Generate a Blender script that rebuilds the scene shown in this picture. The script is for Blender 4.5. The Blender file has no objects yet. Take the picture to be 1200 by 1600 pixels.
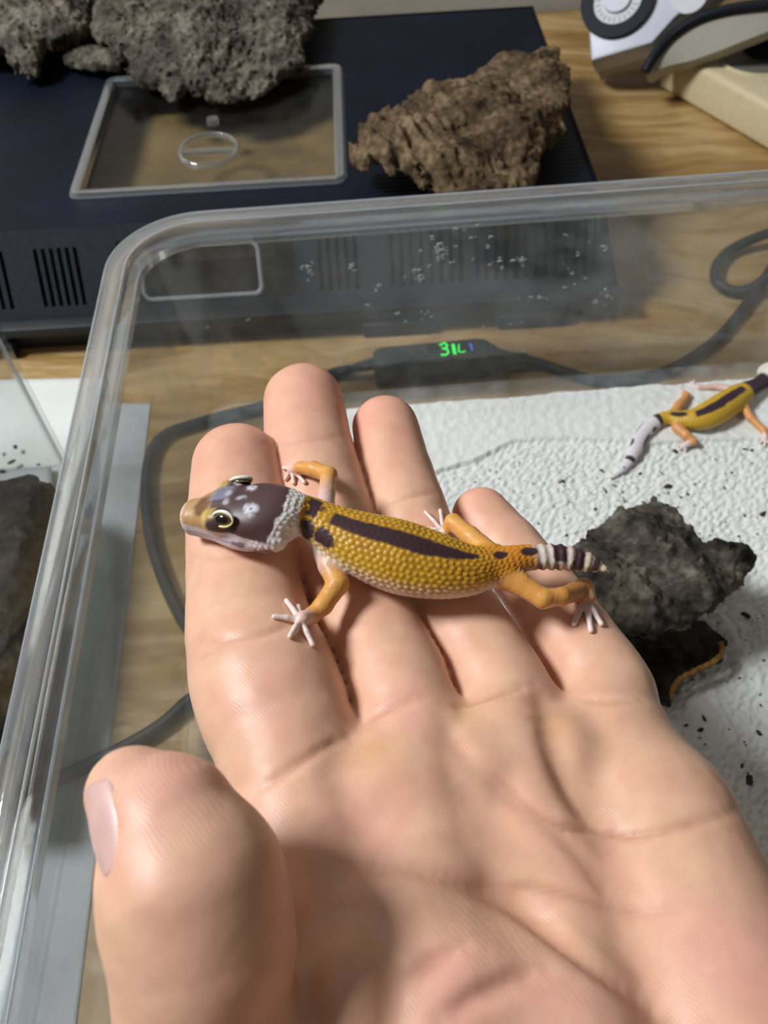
import bpy, bmesh, math, random
import numpy as np
from mathutils import Vector, Matrix

# ------------------------------------------------------------------ camera, world, lamp, exposure
# everything below is written in millimetres and scaled to metres when it is linked
MM = 0.001
SC = bpy.context.scene
COL = SC.collection
f_px = 1300.0
pitch = math.atan(1693 / f_px)
roll = math.radians(3.4)
CAM = np.array([0.0, 0.0, 210.0])
_F = np.array([0, math.cos(pitch), -math.sin(pitch)])
_R0 = np.array([1.0, 0, 0]); _U0 = np.array([0, math.sin(pitch), math.cos(pitch)])
_R = math.cos(roll) * _R0 - math.sin(roll) * _U0
_U = math.sin(roll) * _R0 + math.cos(roll) * _U0

cd = bpy.data.cameras.new('camera')
cam = bpy.data.objects.new('camera', cd)
COL.objects.link(cam)
cd.sensor_fit = 'VERTICAL'; cd.sensor_height = 36.0; cd.sensor_width = 27.0
cd.lens = 36.0 * f_px / 1600.0
cd.clip_start = 0.005; cd.clip_end = 20
cam.matrix_world = Matrix(((_R[0], _U[0], -_F[0], CAM[0] * MM), (_R[1], _U[1], -_F[1], CAM[1] * MM),
                           (_R[2], _U[2], -_F[2], CAM[2] * MM), (0, 0, 0, 1)))
cd.dof.use_dof = True; cd.dof.focus_distance = 0.131; cd.dof.aperture_fstop = 36.0
SC.camera = cam

w = bpy.data.worlds.new('room_light'); SC.world = w; w.use_nodes = True
w.node_tree.nodes['Background'].inputs[0].default_value = (1.0, 0.91, 0.78, 1)
w.node_tree.nodes['Background'].inputs[1].default_value = 0.125

ld = bpy.data.lights.new('ceiling_lamp', 'AREA'); ld.shape = 'DISK'; ld.size = 0.26; ld.energy = 12.6
ld.color = (0.97, 0.99, 1.0)
lo = bpy.data.objects.new('ceiling_lamp', ld); COL.objects.link(lo)
LAMP = np.array([-660.0, 215.0, 830.0])
lo.location = LAMP * MM
lo.rotation_euler = (Vector((20, 90, 60)) - Vector(LAMP)).to_track_quat('-Z', 'Y').to_euler()

SC.view_settings.view_transform = 'Standard'; SC.view_settings.look = 'None'
SC.view_settings.gamma = 1.0; SC.view_settings.use_curve_mapping = False
SC.view_settings.exposure = -0.12
SC.cycles.transparent_max_bounces = 24; SC.cycles.max_bounces = 14; SC.cycles.transmission_bounces = 12

random.seed(4)
RNG = np.random.default_rng(7)

# ------------------------------------------------------------------ placing helpers (mm)
def ray(u, v):
    return _F + _R * (u - 600) / f_px - _U * (v - 800) / f_px
def at(u, v, z):
    d = ray(u, v); return CAM + d * ((z - CAM[2]) / d[2])
def atplane(u, v, p, n):
    d = ray(u, v); return CAM + d * (np.dot(np.asarray(p, float) - CAM, n) / np.dot(d, n))
def depth_of(P):
    return float((np.asarray(P) - CAM) @ _F)
def pxr(wpx, P):
    return 0.5 * wpx / f_px * depth_of(P)

# ------------------------------------------------------------------ noise
_perm = RNG.permutation(256); _perm = np.concatenate([_perm, _perm])
_g3 = RNG.normal(size=(256, 3)); _g3 /= np.linalg.norm(_g3, axis=1)[:, None]
def noise3(P):
    P = np.asarray(P, np.float64)
    i = np.floor(P).astype(np.int64); f = P - i; i &= 255
    u = f * f * f * (f * (f * 6 - 15) + 10)
    out = 0.0
    for dx in (0, 1):
        wx = u[:, 0] if dx else 1 - u[:, 0]
        for dy in (0, 1):
            wy = u[:, 1] if dy else 1 - u[:, 1]
            for dz in (0, 1):
                wz = u[:, 2] if dz else 1 - u[:, 2]
                h = _perm[_perm[_perm[(i[:, 0] + dx) & 255] + ((i[:, 1] + dy) & 255)] + ((i[:, 2] + dz) & 255)]
                g = _g3[h]
                out = out + wx * wy * wz * (g[:, 0] * (f[:, 0] - dx) + g[:, 1] * (f[:, 1] - dy) + g[:, 2] * (f[:, 2] - dz))
    return out * 1.6
def fbm(P, oct=4, ridged=False, gain=0.5):
    P = np.asarray(P, float); a, s, t = 1.0, 0.0, 0.0
    for k in range(oct):
        n = noise3(P * 2.03 ** k + k * 17.3)
        s = s + a * ((1 - 2 * np.abs(n)) if ridged else n); t += a; a *= gain
    return s / t

# ------------------------------------------------------------------ signed distance shapes and their surface
def rc(P, a, b, ra, rb, flat=1.0, bulge=0.0):
    a = np.asarray(a, float); ba = np.asarray(b, float) - a
    t = np.clip((P - a) @ ba / max(ba @ ba, 1e-9), 0, 1)
    q = P - (a + t[:, None] * ba)
    if flat != 1.0:
        q = q * np.array([1, 1, 1 / flat])
    r = ra + (rb - ra) * t
    if bulge: r = r + bulge * np.sin(np.pi * t)
    return np.linalg.norm(q, axis=1) - r
def ell(P, c, r, M=None):
    q = P - np.asarray(c, float)
    if M is not None: q = q @ np.asarray(M).T
    q = q / np.asarray(r, float)
    k0 = np.linalg.norm(q, axis=1); k1 = np.linalg.norm(q / np.asarray(r, float), axis=1) + 1e-9
    return k0 * (k0 - 1) / k1
def smin(a, b, k):
    h = np.clip(0.5 + 0.5 * (b - a) / k, 0, 1)
    return b + (a - b) * h - k * h * (1 - h)

def chunked(fn, P, n=250000):
    return np.concatenate([fn(P[i:i + n]) for i in range(0, len(P), n)]) if len(P) else np.zeros(0)

def surface(fn, lo, hi, h, coarse=4, steps=2):
    """surface nets on a narrow band -> verts (mm), quads"""
    lo = np.asarray(lo, float); hi = np.asarray(hi, float)
    nc = np.ceil((hi - lo) / (h * coarse)).astype(int) + 1
    ax = [lo[k] + (np.arange(nc[k]) + 0.5) * h * coarse - 0.5 * h for k in range(3)]
    G = np.stack(np.meshgrid(*ax, indexing='ij'), -1).reshape(-1, 3)
    dc = chunked(fn, G).reshape(nc)
    big = np.repeat(np.repeat(np.repeat(dc, coarse, 0), coarse, 1), coarse, 2).astype(np.float32)
    m = np.abs(big) < h * coarse * 1.3
    idx = np.argwhere(m)
    big[m] = chunked(fn, lo + idx * h)
    d = big
    s = d < 0
    c = np.zeros(tuple(np.array(d.shape) - 1), np.int8)
    for a in (0, 1):
        for b in (0, 1):
            for e in (0, 1):
                c += s[a:d.shape[0] - 1 + a, b:d.shape[1] - 1 + b, e:d.shape[2] - 1 + e]
    cells = np.argwhere((c > 0) & (c < 8))
    vid = -np.ones(c.shape, np.int64); vid[tuple(cells.T)] = np.arange(len(cells))
    acc = np.zeros((len(cells), 3)); cnt = np.zeros(len(cells))
    corners = [(a, b, e) for a in (0, 1) for b in (0, 1) for e in (0, 1)]
    for p in corners:
        for q in corners:
            if sum(q) - sum(p) == 1 and all(q[k] >= p[k] for k in range(3)):
                dp = d[tuple((cells + p).T)]; dq = d[tuple((cells + q).T)]
                mm = (dp < 0) != (dq < 0)
                t = dp[mm] / (dp[mm] - dq[mm])
                acc[mm] += np.array(p) + t[:, None] * (np.array(q) - np.array(p)); cnt[mm] += 1
    V = lo + (cells + acc / np.maximum(cnt, 1)[:, None]) * h
    quads = []
    for k in range(3):
        o1, o2 = [(1, 2), (2, 0), (0, 1)][k]
        sl = [slice(None)] * 3; sh = [slice(None)] * 3
        sl[k] = slice(0, -1); sh[k] = slice(1, None)
        E = np.argwhere(s[tuple(sl)] != s[tuple(sh)])
        ok = np.all((E[:, [o1, o2]] > 0), axis=1) & np.all(E < np.array(c.shape), axis=1)
        E = E[ok]
        e1 = np.zeros(3, int); e1[o1] = 1; e2 = np.zeros(3, int); e2[o2] = 1
        q = np.stack([vid[tuple((E - e1 - e2).T)], vid[tuple((E - e2).T)], vid[tuple(E.T)], vid[tuple((E - e1).T)]], 1)
        flip = ~s[tuple(E.T)]
        q[flip] = q[flip][:, ::-1]
        quads.append(q[(q >= 0).all(1)])
    Q = np.concatenate(quads)
    N = None
    for it in range(steps):
        dv, N = grad(fn, V, h * 0.5)
        V = V - N * np.clip(dv, -h, h)[:, None]
    return V, Q, N
def grad(fn, V, e):
    dv = chunked(fn, V)
    g = np.stack([chunked(fn, V + np.eye(3)[k] * e) - dv for k in range(3)], 1) / e
    L = np.maximum(np.linalg.norm(g, axis=1), 1e-6)
    return dv / L, g / L[:, None]
def trace(fn, u, v, t0=40.0, tmax=400.0):
    d = ray(u, v); d = d / np.linalg.norm(d); t = t0
    for _ in range(200):
        p = CAM + d * t
        s = float(fn(p[None])[0])
        if s < 0.01: return p
        t += s * 0.7
        if t > tmax: return None
    return p
def polydist(V, pts):
    best = np.full(len(V), 1e9)
    for a, b in zip(pts[:-1], pts[1:]):
        best = np.minimum(best, rc(V, a, b, 0, 0))
    return best

# ------------------------------------------------------------------ linking helpers
def link(name, verts, faces, mat, parent=None, smooth=True, color=None):
    me = bpy.data.meshes.new(name)
    V = np.asarray(verts, float) * MM
    if isinstance(faces, np.ndarray):
        n = len(faces); k = faces.shape[1]
        me.vertices.add(len(V)); me.vertices.foreach_set('co', V.astype(np.float32).ravel())
        me.loops.add(n * k); me.loops.foreach_set('vertex_index', faces.astype(np.int32).ravel())
        me.polygons.add(n); me.polygons.foreach_set('loop_start', np.arange(n, dtype=np.int32) * k)
        me.update(calc_edges=True)
    else:
        me.from_pydata([tuple(x) for x in V], [], [tuple(int(i) for i in q) for q in faces]); me.update()
    if smooth: me.polygons.foreach_set('use_smooth', np.ones(len(me.polygons), bool))
    if color is not None:
        at_ = me.color_attributes.new('tint', 'FLOAT_COLOR', 'POINT')
        c = np.ones((len(V), 4), np.float32); c[:, :3] = color
        at_.data.foreach_set('color', c.ravel())
    if mat: me.materials.append(mat)
    o = bpy.data.objects.new(name, me); COL.objects.link(o)
    if parent: o.parent = parent
    return o
def tag(o, label=None, cat=None, group=None, kind=None):
    if label: o['label'] = label
    if cat: o['category'] = cat
    if group: o['group'] = group
    if kind: o['kind'] = kind
    return o
def thing(name, label, cat, group=None):
    o = bpy.data.objects.new(name, None); COL.objects.link(o); o.empty_display_size = 0.01
    return tag(o, label, cat, group)
class MB:
    """collects shapes into one bmesh"""
    def __init__(s): s.bm = bmesh.new()
    def box(s, c, size, M=None, bevel=0.0, seg=2):
        b2 = bmesh.new(); bmesh.ops.create_cube(b2, size=1.0)
        bmesh.ops.scale(b2, vec=size, verts=b2.verts)
        if bevel: bmesh.ops.bevel(b2, geom=b2.edges[:], offset=bevel, segments=seg, affect='EDGES', profile=0.5)
        R_ = Matrix.Identity(4)
        if M is not None:
            M = np.asarray(M); R_ = Matrix([[*M[0], 0], [*M[1], 0], [*M[2], 0], [0, 0, 0, 1]])
        bmesh.ops.transform(b2, matrix=Matrix.Translation(Vector(c)) @ R_, verts=b2.verts)
        s.add(b2); return s
    def add(s, b2):
        me = bpy.data.meshes.new('tmp'); b2.to_mesh(me); b2.free(); s.bm.from_mesh(me); bpy.data.meshes.remove(me)
    def prism(s, pts, z0, z1, bevel=0.0, M=None, o=(0, 0, 0)):
        b2 = bmesh.new(); lo_ = [b2.verts.new((p[0], p[1], z0)) for p in pts]; hi_ = [b2.verts.new((p[0], p[1], z1)) for p in pts]
        n = len(pts)
        b2.faces.new(lo_[::-1]); b2.faces.new(hi_)
        for i in range(n): b2.faces.new((lo_[i], lo_[(i + 1) % n], hi_[(i + 1) % n], hi_[i]))
        bmesh.ops.recalc_face_normals(b2, faces=b2.faces[:])
        if bevel:
            bmesh.ops.bevel(b2, geom=[e for e in b2.edges if abs(e.verts[0].co.z - e.verts[1].co.z) < 1e-6], offset=bevel, segments=2, affect='EDGES', profile=0.5)
        if M is not None:
            M = np.asarray(M)
            bmesh.ops.transform(b2, matrix=Matrix.Translation(Vector(o)) @ Matrix([[*M[0], 0], [*M[1], 0], [*M[2], 0], [0, 0, 0, 1]]), verts=b2.verts)
        s.add(b2); return s
    def tube(s, pts, r, n=10, cap=True):
        pts = [np.asarray(p, float) for p in pts]; rr = r if hasattr(r, '__len__') else [r] * len(pts)
        b2 = bmesh.new(); rings = []
        up = np.array([0, 0, 1.0])
        for i, p in enumerate(pts):
            t = pts[min(i + 1, len(pts) - 1)] - pts[max(i - 1, 0)]; t = t / (np.linalg.norm(t) + 1e-9)
            x = np.cross(t, up)
            if np.linalg.norm(x) < 0.1: x = np.cross(t, (0, 1, 0))
            x /= np.linalg.norm(x); y = np.cross(x, t)
            rings.append([b2.verts.new(p + rr[i] * (math.cos(a) * x + math.sin(a) * y)) for a in np.arange(n) * 2 * math.pi / n])
        for A, B in zip(rings[:-1], rings[1:]):
            for i in range(n): b2.faces.new((A[i], A[(i + 1) % n], B[(i + 1) % n], B[i]))
        if cap: b2.faces.new(rings[0][::-1]); b2.faces.new(rings[-1])
        bmesh.ops.recalc_face_normals(b2, faces=b2.faces[:])
        s.add(b2); return s
    def build(s, name, mat, parent=None, smooth=True, angle=35):
        bmesh.ops.scale(s.bm, vec=(MM,) * 3, verts=s.bm.verts)
        me = bpy.data.meshes.new(name); s.bm.to_mesh(me); s.bm.free()
        if smooth:
            me.polygons.foreach_set('use_smooth', np.ones(len(me.polygons), bool))
            me.set_sharp_from_angle(angle=math.radians(angle))
        if mat: me.materials.append(mat)
        o = bpy.data.objects.new(name, me); COL.objects.link(o)
        if parent: o.parent = parent
        return o
def spline(pts, n=8):
    P = [np.asarray(p, float) for p in pts]; P = [2 * P[0] - P[1]] + P + [2 * P[-1] - P[-2]]; out = []
    for i in range(1, len(P) - 2):
        for k in range(n):
            t = k / n; a, b, c, d = P[i - 1:i + 3]
            out.append(0.5 * (2 * b + (c - a) * t + (2 * a - 5 * b + 4 * c - d) * t * t + (3 * b - a - 3 * c + d) * t ** 3))
    return out + [P[-2]]

# ------------------------------------------------------------------ materials
class NT:
    def __init__(s, name):
        s.m = bpy.data.materials.new(name); s.m.use_nodes = True; s.t = s.m.node_tree
        s.p = s.t.nodes['Principled BSDF']; s.out = s.t.nodes['Material Output']
    def n(s, typ, **kw):
        x = s.t.nodes.new(typ)
        for k, v in kw.items():
            if k in x.inputs: x.inputs[k].default_value = v
            else: setattr(x, k, v)
        return x
    def l(s, a, b): s.t.links.new(a, b)
    def coords(s, scale=(1, 1, 1), rot=(0, 0, 0)):
        tc = s.n('ShaderNodeTexCoord'); mp = s.n('ShaderNodeMapping')
        mp.inputs['Scale'].default_value = scale; mp.inputs['Rotation'].default_value = rot
        s.l(tc.outputs['Object'], mp.inputs['Vector']); return mp.outputs['Vector']
    def ramp(s, fac, stops):
        r = s.n('ShaderNodeValToRGB'); e = r.color_ramp.elements
        e[0].position, e[0].color = stops[0][0], (*stops[0][1], 1); e[1].position, e[1].color = stops[-1][0], (*stops[-1][1], 1)
        for p, c in stops[1:-1]:
            k = e.new(p); k.color = (*c, 1)
        s.l(fac, r.inputs[0]); return r.outputs[0]
    def bump(s, h, strength=0.3, dist=0.001, normal=None):
        b = s.n('ShaderNodeBump'); b.inputs['Strength'].default_value = strength; b.inputs['Distance'].default_value = dist
        s.l(h, b.inputs['Height'])
        if normal is not None: s.l(normal, b.inputs['Normal'])
        s.l(b.outputs[0], s.p.inputs['Normal']); return b.outputs[0]
    def set(s, **kw):
        for k, v in kw.items(): s.p.inputs[k.replace('_', ' ')].default_value = v
        return s
def plain(name, col, rough=0.5, spec=0.5, nscale=900.0, vary=0.12, bump=0.05, metallic=0.0):
    t = NT(name); t.set(Roughness=rough, Metallic=metallic); t.p.inputs['Specular IOR Level'].default_value = spec
    nz = t.n('ShaderNodeTexNoise', Scale=nscale, Detail=3.0); t.l(t.coords(), nz.inputs['Vector'])
    c = np.array(col)
    t.l(t.ramp(nz.outputs[0], [(0.3, tuple(c * (1 - vary))), (0.7, tuple(np.minimum(c * (1 + vary), 1)))]), t.p.inputs['Base Color'])
    if bump: t.bump(nz.outputs[0], bump, 0.0005)
    return t.m

# ================================================================== HAND
def skin_material():
    t = NT('skin')
    at_ = t.n('ShaderNodeAttribute', attribute_name='tint')
    nz = t.n('ShaderNodeTexNoise', Scale=260.0, Detail=4.0); t.l(t.coords(), nz.inputs['Vector'])
    mx = t.n('ShaderNodeMix', data_type='RGBA', blend_type='MULTIPLY'); mx.inputs[0].default_value = 0.5
    t.l(at_.outputs['Color'], mx.inputs[6])
    t.l(t.ramp(nz.outputs[0], [(0.3, (0.8, 0.72, 0.70)), (0.65, (1.0, 1.0, 1.0))]), mx.inputs[7])
    t.l(mx.outputs[2], t.p.inputs['Base Color'])
    t.set(Roughness=0.43); t.p.inputs['Specular IOR Level'].default_value = 0.38
    t.p.inputs['Subsurface Weight'].default_value = 0.22
    t.p.inputs['Subsurface Radius'].default_value = (1.0, 0.35, 0.2); t.p.inputs['Subsurface Scale'].default_value = 0.0025
    wv = t.n('ShaderNodeTexWave', wave_type='BANDS', bands_direction='DIAGONAL', Scale=1000.0, Distortion=10.0, Detail=1.0)
    wv.inputs['Detail Scale'].default_value = 0.25
    t.l(t.coords((1, 1, 0.6)), wv.inputs['Vector'])
    n2 = t.n('ShaderNodeTexNoise', Scale=2600.0, Detail=2.0); t.l(t.coords(), n2.inputs['Vector'])
    ad = t.n('ShaderNodeMath', operation='ADD'); t.l(wv.outputs['Fac'], ad.inputs[0]); t.l(n2.outputs[0], ad.inputs[1])
    t.bump(ad.outputs[0], 0.05, 0.0004)
    return t.m
M_SKIN = skin_material()

def chain(stations):
    """stations (u, v, z_centre, width_px) -> centres, radii"""
    out = []
    for u, v, z, wp in stations:
        p = at(u, v, z); out.append((p, pxr(wp, p)))
    return out
FINGERS = {
    'index': chain([(370, 728, 99.5, 138), (374, 815, 98.5, 161), (380, 900, 98, 170), (390, 990, 99, 192), (412, 1062, 100, 222), (444, 1150, 100.5, 224)]),
    'middle': chain([(474, 628, 97, 124), (484, 715, 96, 138), (506, 800, 96, 146), (545, 905, 94.5, 144), (578, 985, 95.5, 152), (616, 1060, 97, 160), (645, 1150, 98, 170)]),
    'ring': chain([(602, 668, 93.5, 103), (618, 745, 93, 116), (652, 850, 94, 126), (700, 940, 93, 132), (746, 1015, 93.5, 140), (794, 1100, 95, 156)]),
    'pinky': chain([(752, 806, 89.5, 92), (792, 858, 89.5, 104), (848, 930, 90, 114), (897, 1003, 90.5, 131), (948, 1080, 92, 150)]),
}
THUMB = chain([(206, 1238, 125, 142), (262, 1288, 124.5, 206), (300, 1385, 123, 280), (318, 1480, 120, 274), (314, 1580, 116, 250), (350, 1700, 111, 300)])

def finger_sdf(P, ch, flat, pads, k=1.2):
    d = None
    for i in range(len(ch) - 1):
        s = rc(P, ch[i][0], ch[i + 1][0], ch[i][1], ch[i + 1][1], flat, pads[i] if i < len(pads) else 0.0)
        d = s if d is None else smin(d, s, k)
    return d
W = {'i': (0, -40, 98), 'm': (14, -46, 97), 'r': (27, -44, 96), 'p': (38, -38, 95)}
def palm_sdf(P):
    d = rc(P, at(468, 1240, 99), W['i'], 9.6, 14)
    d = smin(d, rc(P, at(640, 1215, 97.0), W['m'], 9.4, 14), 5)
    d = smin(d, rc(P, at(790, 1185, 95.5), W['r'], 9.2, 13), 5)
    d = smin(d, rc(P, at(950, 1165, 92.5), W['p'], 9.2, 14), 5)
    d = smin(d, rc(P, at(1045, 1287, 94), (36, -26, 99), 9.0, 17), 6)
    d = smin(d, rc(P, (20, -44, 97), (38, -170, 104), 21, 30, 0.8), 10)         # wrist and forearm
    d = smin(d, ell(P, at(610, 1245, 100.5), (7.5, 6, 6.5)), 4)                 # pads under the fingers
    d = smin(d, ell(P, at(745, 1215, 98.8), (5.0, 6, 6.5)), 3)
    d = smin(d, ell(P, at(880, 1190, 96.2), (5.0, 6, 6.5)), 3)
    return d
def thenar_sdf(P):
    d = rc(P, at(638, 1442, 101.8), (2, -26, 105), 9.6, 17.2)
    d = smin(d, ell(P, at(720, 1560, 106.5), (7.0, 6.5, 7.2)), 4.5)
    d = smin(d, ell(P, at(548, 1590, 106.5), (6.6, 8.5, 9.6)), 1.5)
    d = smin(d, ell(P, at(880, 1640, 104.5), (9.0, 11.0, 8.0)), 6)
    return d
PADS_T = [0.2, 0.3, 0.3, 0.2, 0.2]
_th = lambda P: finger_sdf(P, THUMB, 1.0, PADS_T, 2.0)
NAIL_C = trace(_th, 153, 1298); NAIL_N = grad(_th, NAIL_C[None], 0.3)[1][0]
_v = CAM - NAIL_C; NAIL_N = NAIL_N + 0.07 * _v / np.linalg.norm(_v); NAIL_N /= np.linalg.norm(NAIL_N); NAIL_C = NAIL_C - 0.35 * NAIL_N
NAIL_T = np.array([-0.40, 0.85, 0.0]); NAIL_T -= NAIL_N * (NAIL_T @ NAIL_N); NAIL_T /= np.linalg.norm(NAIL_T)
NAIL_B = np.cross(NAIL_T, NAIL_N)
PADS = {'index': [0.1, 0.25, 0.3, 0.4, 0.4], 'middle': [0.1, 0.3, 0.35, 0.3, 0.3, 0.2], 'ring': [0.1, 0.3, 0.3, 0.3, 0.3], 'pinky': [0.1, 0.25, 0.3, 0.3]}
def hand_sdf(P):
    pal = palm_sdf(P)
    out = None
    for nme, ch in FINGERS.items():
        s = smin(pal, finger_sdf(P, ch, 0.93, PADS[nme]), 3.2)
        out = s if out is None else smin(out, s, 0.25)
    out = smin(out, smin(thenar_sdf(P), pal, 4.0), 0.6)
    th = finger_sdf(P, THUMB, 1.0, [0.2, 0.3, 0.3, 0.2, 0.2], 2.0)
    th = smin(th, rc(P, THUMB[-1][0], (-6, -20, 103), THUMB[-1][1], 15), 4)
    out = smin(out, th, 2.2)
    return -smin(-out, ell(P, NAIL_C + 1.9 * NAIL_N, (4.4, 5.6, 2.7), np.array([NAIL_B, NAIL_T, NAIL_N])), 0.4)   # seat of the nail

HV, HQ, HN = surface(hand_sdf, (-52, -150, 60), (78, 128, 142), 0.6)
hand_raw = hand_sdf
def on_hand(u, v): return trace(hand_raw, u, v)

CREASES = [  # (pixel polyline, depth mm, width mm, redness)
    ([(1190, 1250), (1110, 1280), (1000, 1305), (930, 1298), (862, 1284), (800, 1236), (745, 1185)], 0.6, 0.65, 0.7),
    ([(620, 1352), (700, 1368), (780, 1382), (860, 1390), (960, 1420), (1030, 1424), (1100, 1408)], 0.45, 0.65, 0.55),
    ([(560, 1348), (640, 1352), (720, 1374), (800, 1408), (880, 1470), (960, 1530), (1050, 1600)], 1.3, 1.7, 0.5),
    ([(845, 1095), (872, 1190), (905, 1255), (955, 1302)], 1.2, 1.9, 0.35),
    ([(690, 1120), (740, 1195), (860, 1290), (900, 1330), (970, 1410)], 0.5, 1.2, 0.2),
    ([(870, 1290), (930, 1380), (990, 1440)], 0.25, 0.6, 0.2),
    ([(400, 1236), (455, 1203), (500, 1172), (545, 1150)], 0.45, 0.55, 0.5),
    ([(425, 1215), (470, 1185), (520, 1163)], 0.3, 0.4, 0.3),
    ([(300, 1000), (350, 1000), (420, 988), (458, 972)], 0.4, 0.6, 0.5),
    ([(312, 1030), (345, 1010), (380, 998)], 0.25, 0.4, 0.35),
    ([(575, 1126), (610, 1106), (662, 1090)], 0.5, 0.7, 0.5),
    ([(590, 1112), (630, 1096), (655, 1080)], 0.25, 0.4, 0.3),
    ([(715, 1106), (770, 1088), (836, 1068)], 0.45, 0.6, 0.5),
    ([(905, 1092), (950, 1097), (1005, 1097)], 0.4, 0.6, 0.45),
    ([(606, 787), (640, 776), (680, 770)], 0.35, 0.5, 0.4),
    ([(412, 694), (480, 690), (545, 680)], 0.15, 0.5, 0.2),
    ([(790, 884), (830, 890), (870, 880)], 0.2, 0.5, 0.25),
    ([(640, 1520), (680, 1498), (725, 1476)], 0.7, 0.9, 0.5),
    ([(690, 1592), (740, 1560), (800, 1532), (850, 1515)], 1.0, 1.1, 0.5),
    ([(300, 868), (350, 872), (440, 868)], 0.2, 0.5, 0.25),
]
pol = []
for pts, dep, wid, red in CREASES:
    L = [on_hand(q[0], q[1]) for q in spline([(a, b, 0) for a, b in pts], 4)]
    L = [p for p in L if p is not None]
    # keep only runs that stay on the same surface
    run = [L[0]]
    for p in L[1:]:
        if np.linalg.norm(p - run[-1]) < 9: run.append(p)
    pol.append((run, dep, wid, red))
near = (HV[:, 1] > -25) & (HV[:, 2] > 80)
disp = np.zeros(len(HV)); red = np.zeros(len(HV))
for run, dep, wid, rd in pol:
    if len(run) < 2: continue
    dd = np.full(near.sum(), 1e9); sg = np.zeros(near.sum()); nr = len(run) - 1
    for i in range(nr):
        q = rc(HV[near], run[i], run[i + 1], 0, 0); b = q < dd
        dd[b] = q[b]; sg[b] = math.sin(math.pi * (i + 0.5) / nr) ** 0.5
    g = np.exp(-(dd / wid) ** 2) * sg
    disp[near] = np.minimum(disp[near], -dep * g); red[near] = np.maximum(red[near], rd * sg * np.exp(-(dd / (wid * 0.9)) ** 2))
disp += 0.10 * fbm(HV * 0.22, 2) + 0.035 * fbm(HV * 1.3, 2)
HV = HV + HN * disp[:, None]
skin = np.array([0.77, 0.49, 0.335]); pink = np.array([0.78, 0.42, 0.31]); yel = np.array([0.74, 0.45, 0.22]); deep = np.array([0.50, 0.22, 0.14])
tint = np.tile(skin, (len(HV), 1))
mott = np.clip(0.5 + 0.9 * fbm(HV * 0.13 + 5, 3), 0, 1)[:, None]
tint = tint * (1 - 0.7 * mott) + 0.7 * mott * pink
for nme, ch in FINGERS.items():
    g = np.exp(-(np.linalg.norm(HV - ch[0][0], axis=1) / 11) ** 2)[:, None]
    tint = tint * (1 - 0.5 * g) + 0.5 * g * np.array([0.82, 0.37, 0.29])
for (u, v), r_ in [((862, 1128), 3.2), ((722, 1112), 3.0), ((590, 1175), 3.5)]:
    q = on_hand(u, v); g = np.exp(-(np.linalg.norm(HV - q, axis=1) / r_) ** 2)[:, None]
    tint = tint * (1 - 0.6 * g) + 0.6 * g * yel
tint = tint * (1 - 0.75 * red[:, None]) + 0.75 * red[:, None] * deep
for (u, v), r_, w_ in [((700, 1540), 5, 0.6), ((860, 1570), 5, 0.5), ((1150, 1500), 7, 0.6), ((420, 1060), 6, 0.3), ((640, 1120), 5, 0.35), ((560, 1330), 7, 0.4), ((250, 1210), 7, 0.45)]:
    q = on_hand(u, v)
    if q is not None:
        g = w_ * np.exp(-(np.linalg.norm(HV - q, axis=1) / r_) ** 2)[:, None]; tint = tint * (1 - g) + g * np.array([0.80, 0.40, 0.34])
hand = link('person_hand', HV, HQ, M_SKIN, color=tint)
tag(hand, 'open bare left hand held palm up with the lizard across its fingers', 'hand')


# thumb nail: a curved plate in its seat on the far left side of the thumb
_g = np.linspace(-1, 1, 15); nv = []; nf = []
for j, b in enumerate(_g):
    for i, a in enumerate(_g):
        ww = 3.1 * a * math.sqrt(max(1 - 0.3 * b * b, 0)); ll = 4.7 * b * math.sqrt(max(1 - 0.25 * a * a, 0))
        nv.append(NAIL_C + NAIL_B * ww + NAIL_T * ll + NAIL_N * (0.15 - 1.1 * a * a - 0.25 * b * b))
nv = np.array(nv); nn = len(nv)
nv = np.concatenate([nv, nv + 0.45 * NAIL_N])
for j in range(14):
    for i in range(14):
        q = [j * 15 + i, j * 15 + i + 1, (j + 1) * 15 + i + 1, (j + 1) * 15 + i]
        nf.append(q[::-1]); nf.append([k + nn for k in q])
for i in range(14):
    for e in ([i, i + 1], [(14) * 15 + i + 1, 14 * 15 + i], [(i + 1) * 15, i * 15], [i * 15 + 14, (i + 1) * 15 + 14]):
        nf.append([e[0], e[1], e[1] + nn, e[0] + nn])
M_NAIL = plain('nail', (0.66, 0.43, 0.39), 0.33, 0.5, 300, 0.06, 0.01)
link('thumb_nail', nv, nf, M_NAIL, hand)

# ================================================================== GECKOS
def gecko_skin(name, bump=0.12):
    t = NT(name)
    at_ = t.n('ShaderNodeAttribute', attribute_name='tint')
    nz = t.n('ShaderNodeTexNoise', Scale=1500.0, Detail=3.0); t.l(t.coords(), nz.inputs['Vector'])
    mx = t.n('ShaderNodeMix', data_type='RGBA', blend_type='MULTIPLY'); mx.inputs[0].default_value = 0.35
    t.l(at_.outputs['Color'], mx.inputs[6]); t.l(nz.outputs['Color'], mx.inputs[7])
    mx2 = t.n('ShaderNodeMix', data_type='RGBA', blend_type='MULTIPLY'); mx2.inputs[0].default_value = 0.5
    t.l(at_.outputs['Color'], mx2.inputs[6]); t.l(t.ramp(nz.outputs[0], [(0.25, (0.72, 0.72, 0.72)), (0.7, (1, 1, 1))]), mx2.inputs[7])
    t.l(mx2.outputs[2], t.p.inputs['Base Color'])
    t.set(Roughness=0.42); t.p.inputs['Specular IOR Level'].default_value = 0.45
    t.p.inputs['Subsurface Weight'].default_value = 0.12; t.p.inputs['Subsurface Scale'].default_value = 0.0008
    t.bump(nz.outputs[0], bump, 0.0002)
    return t.m
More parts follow.
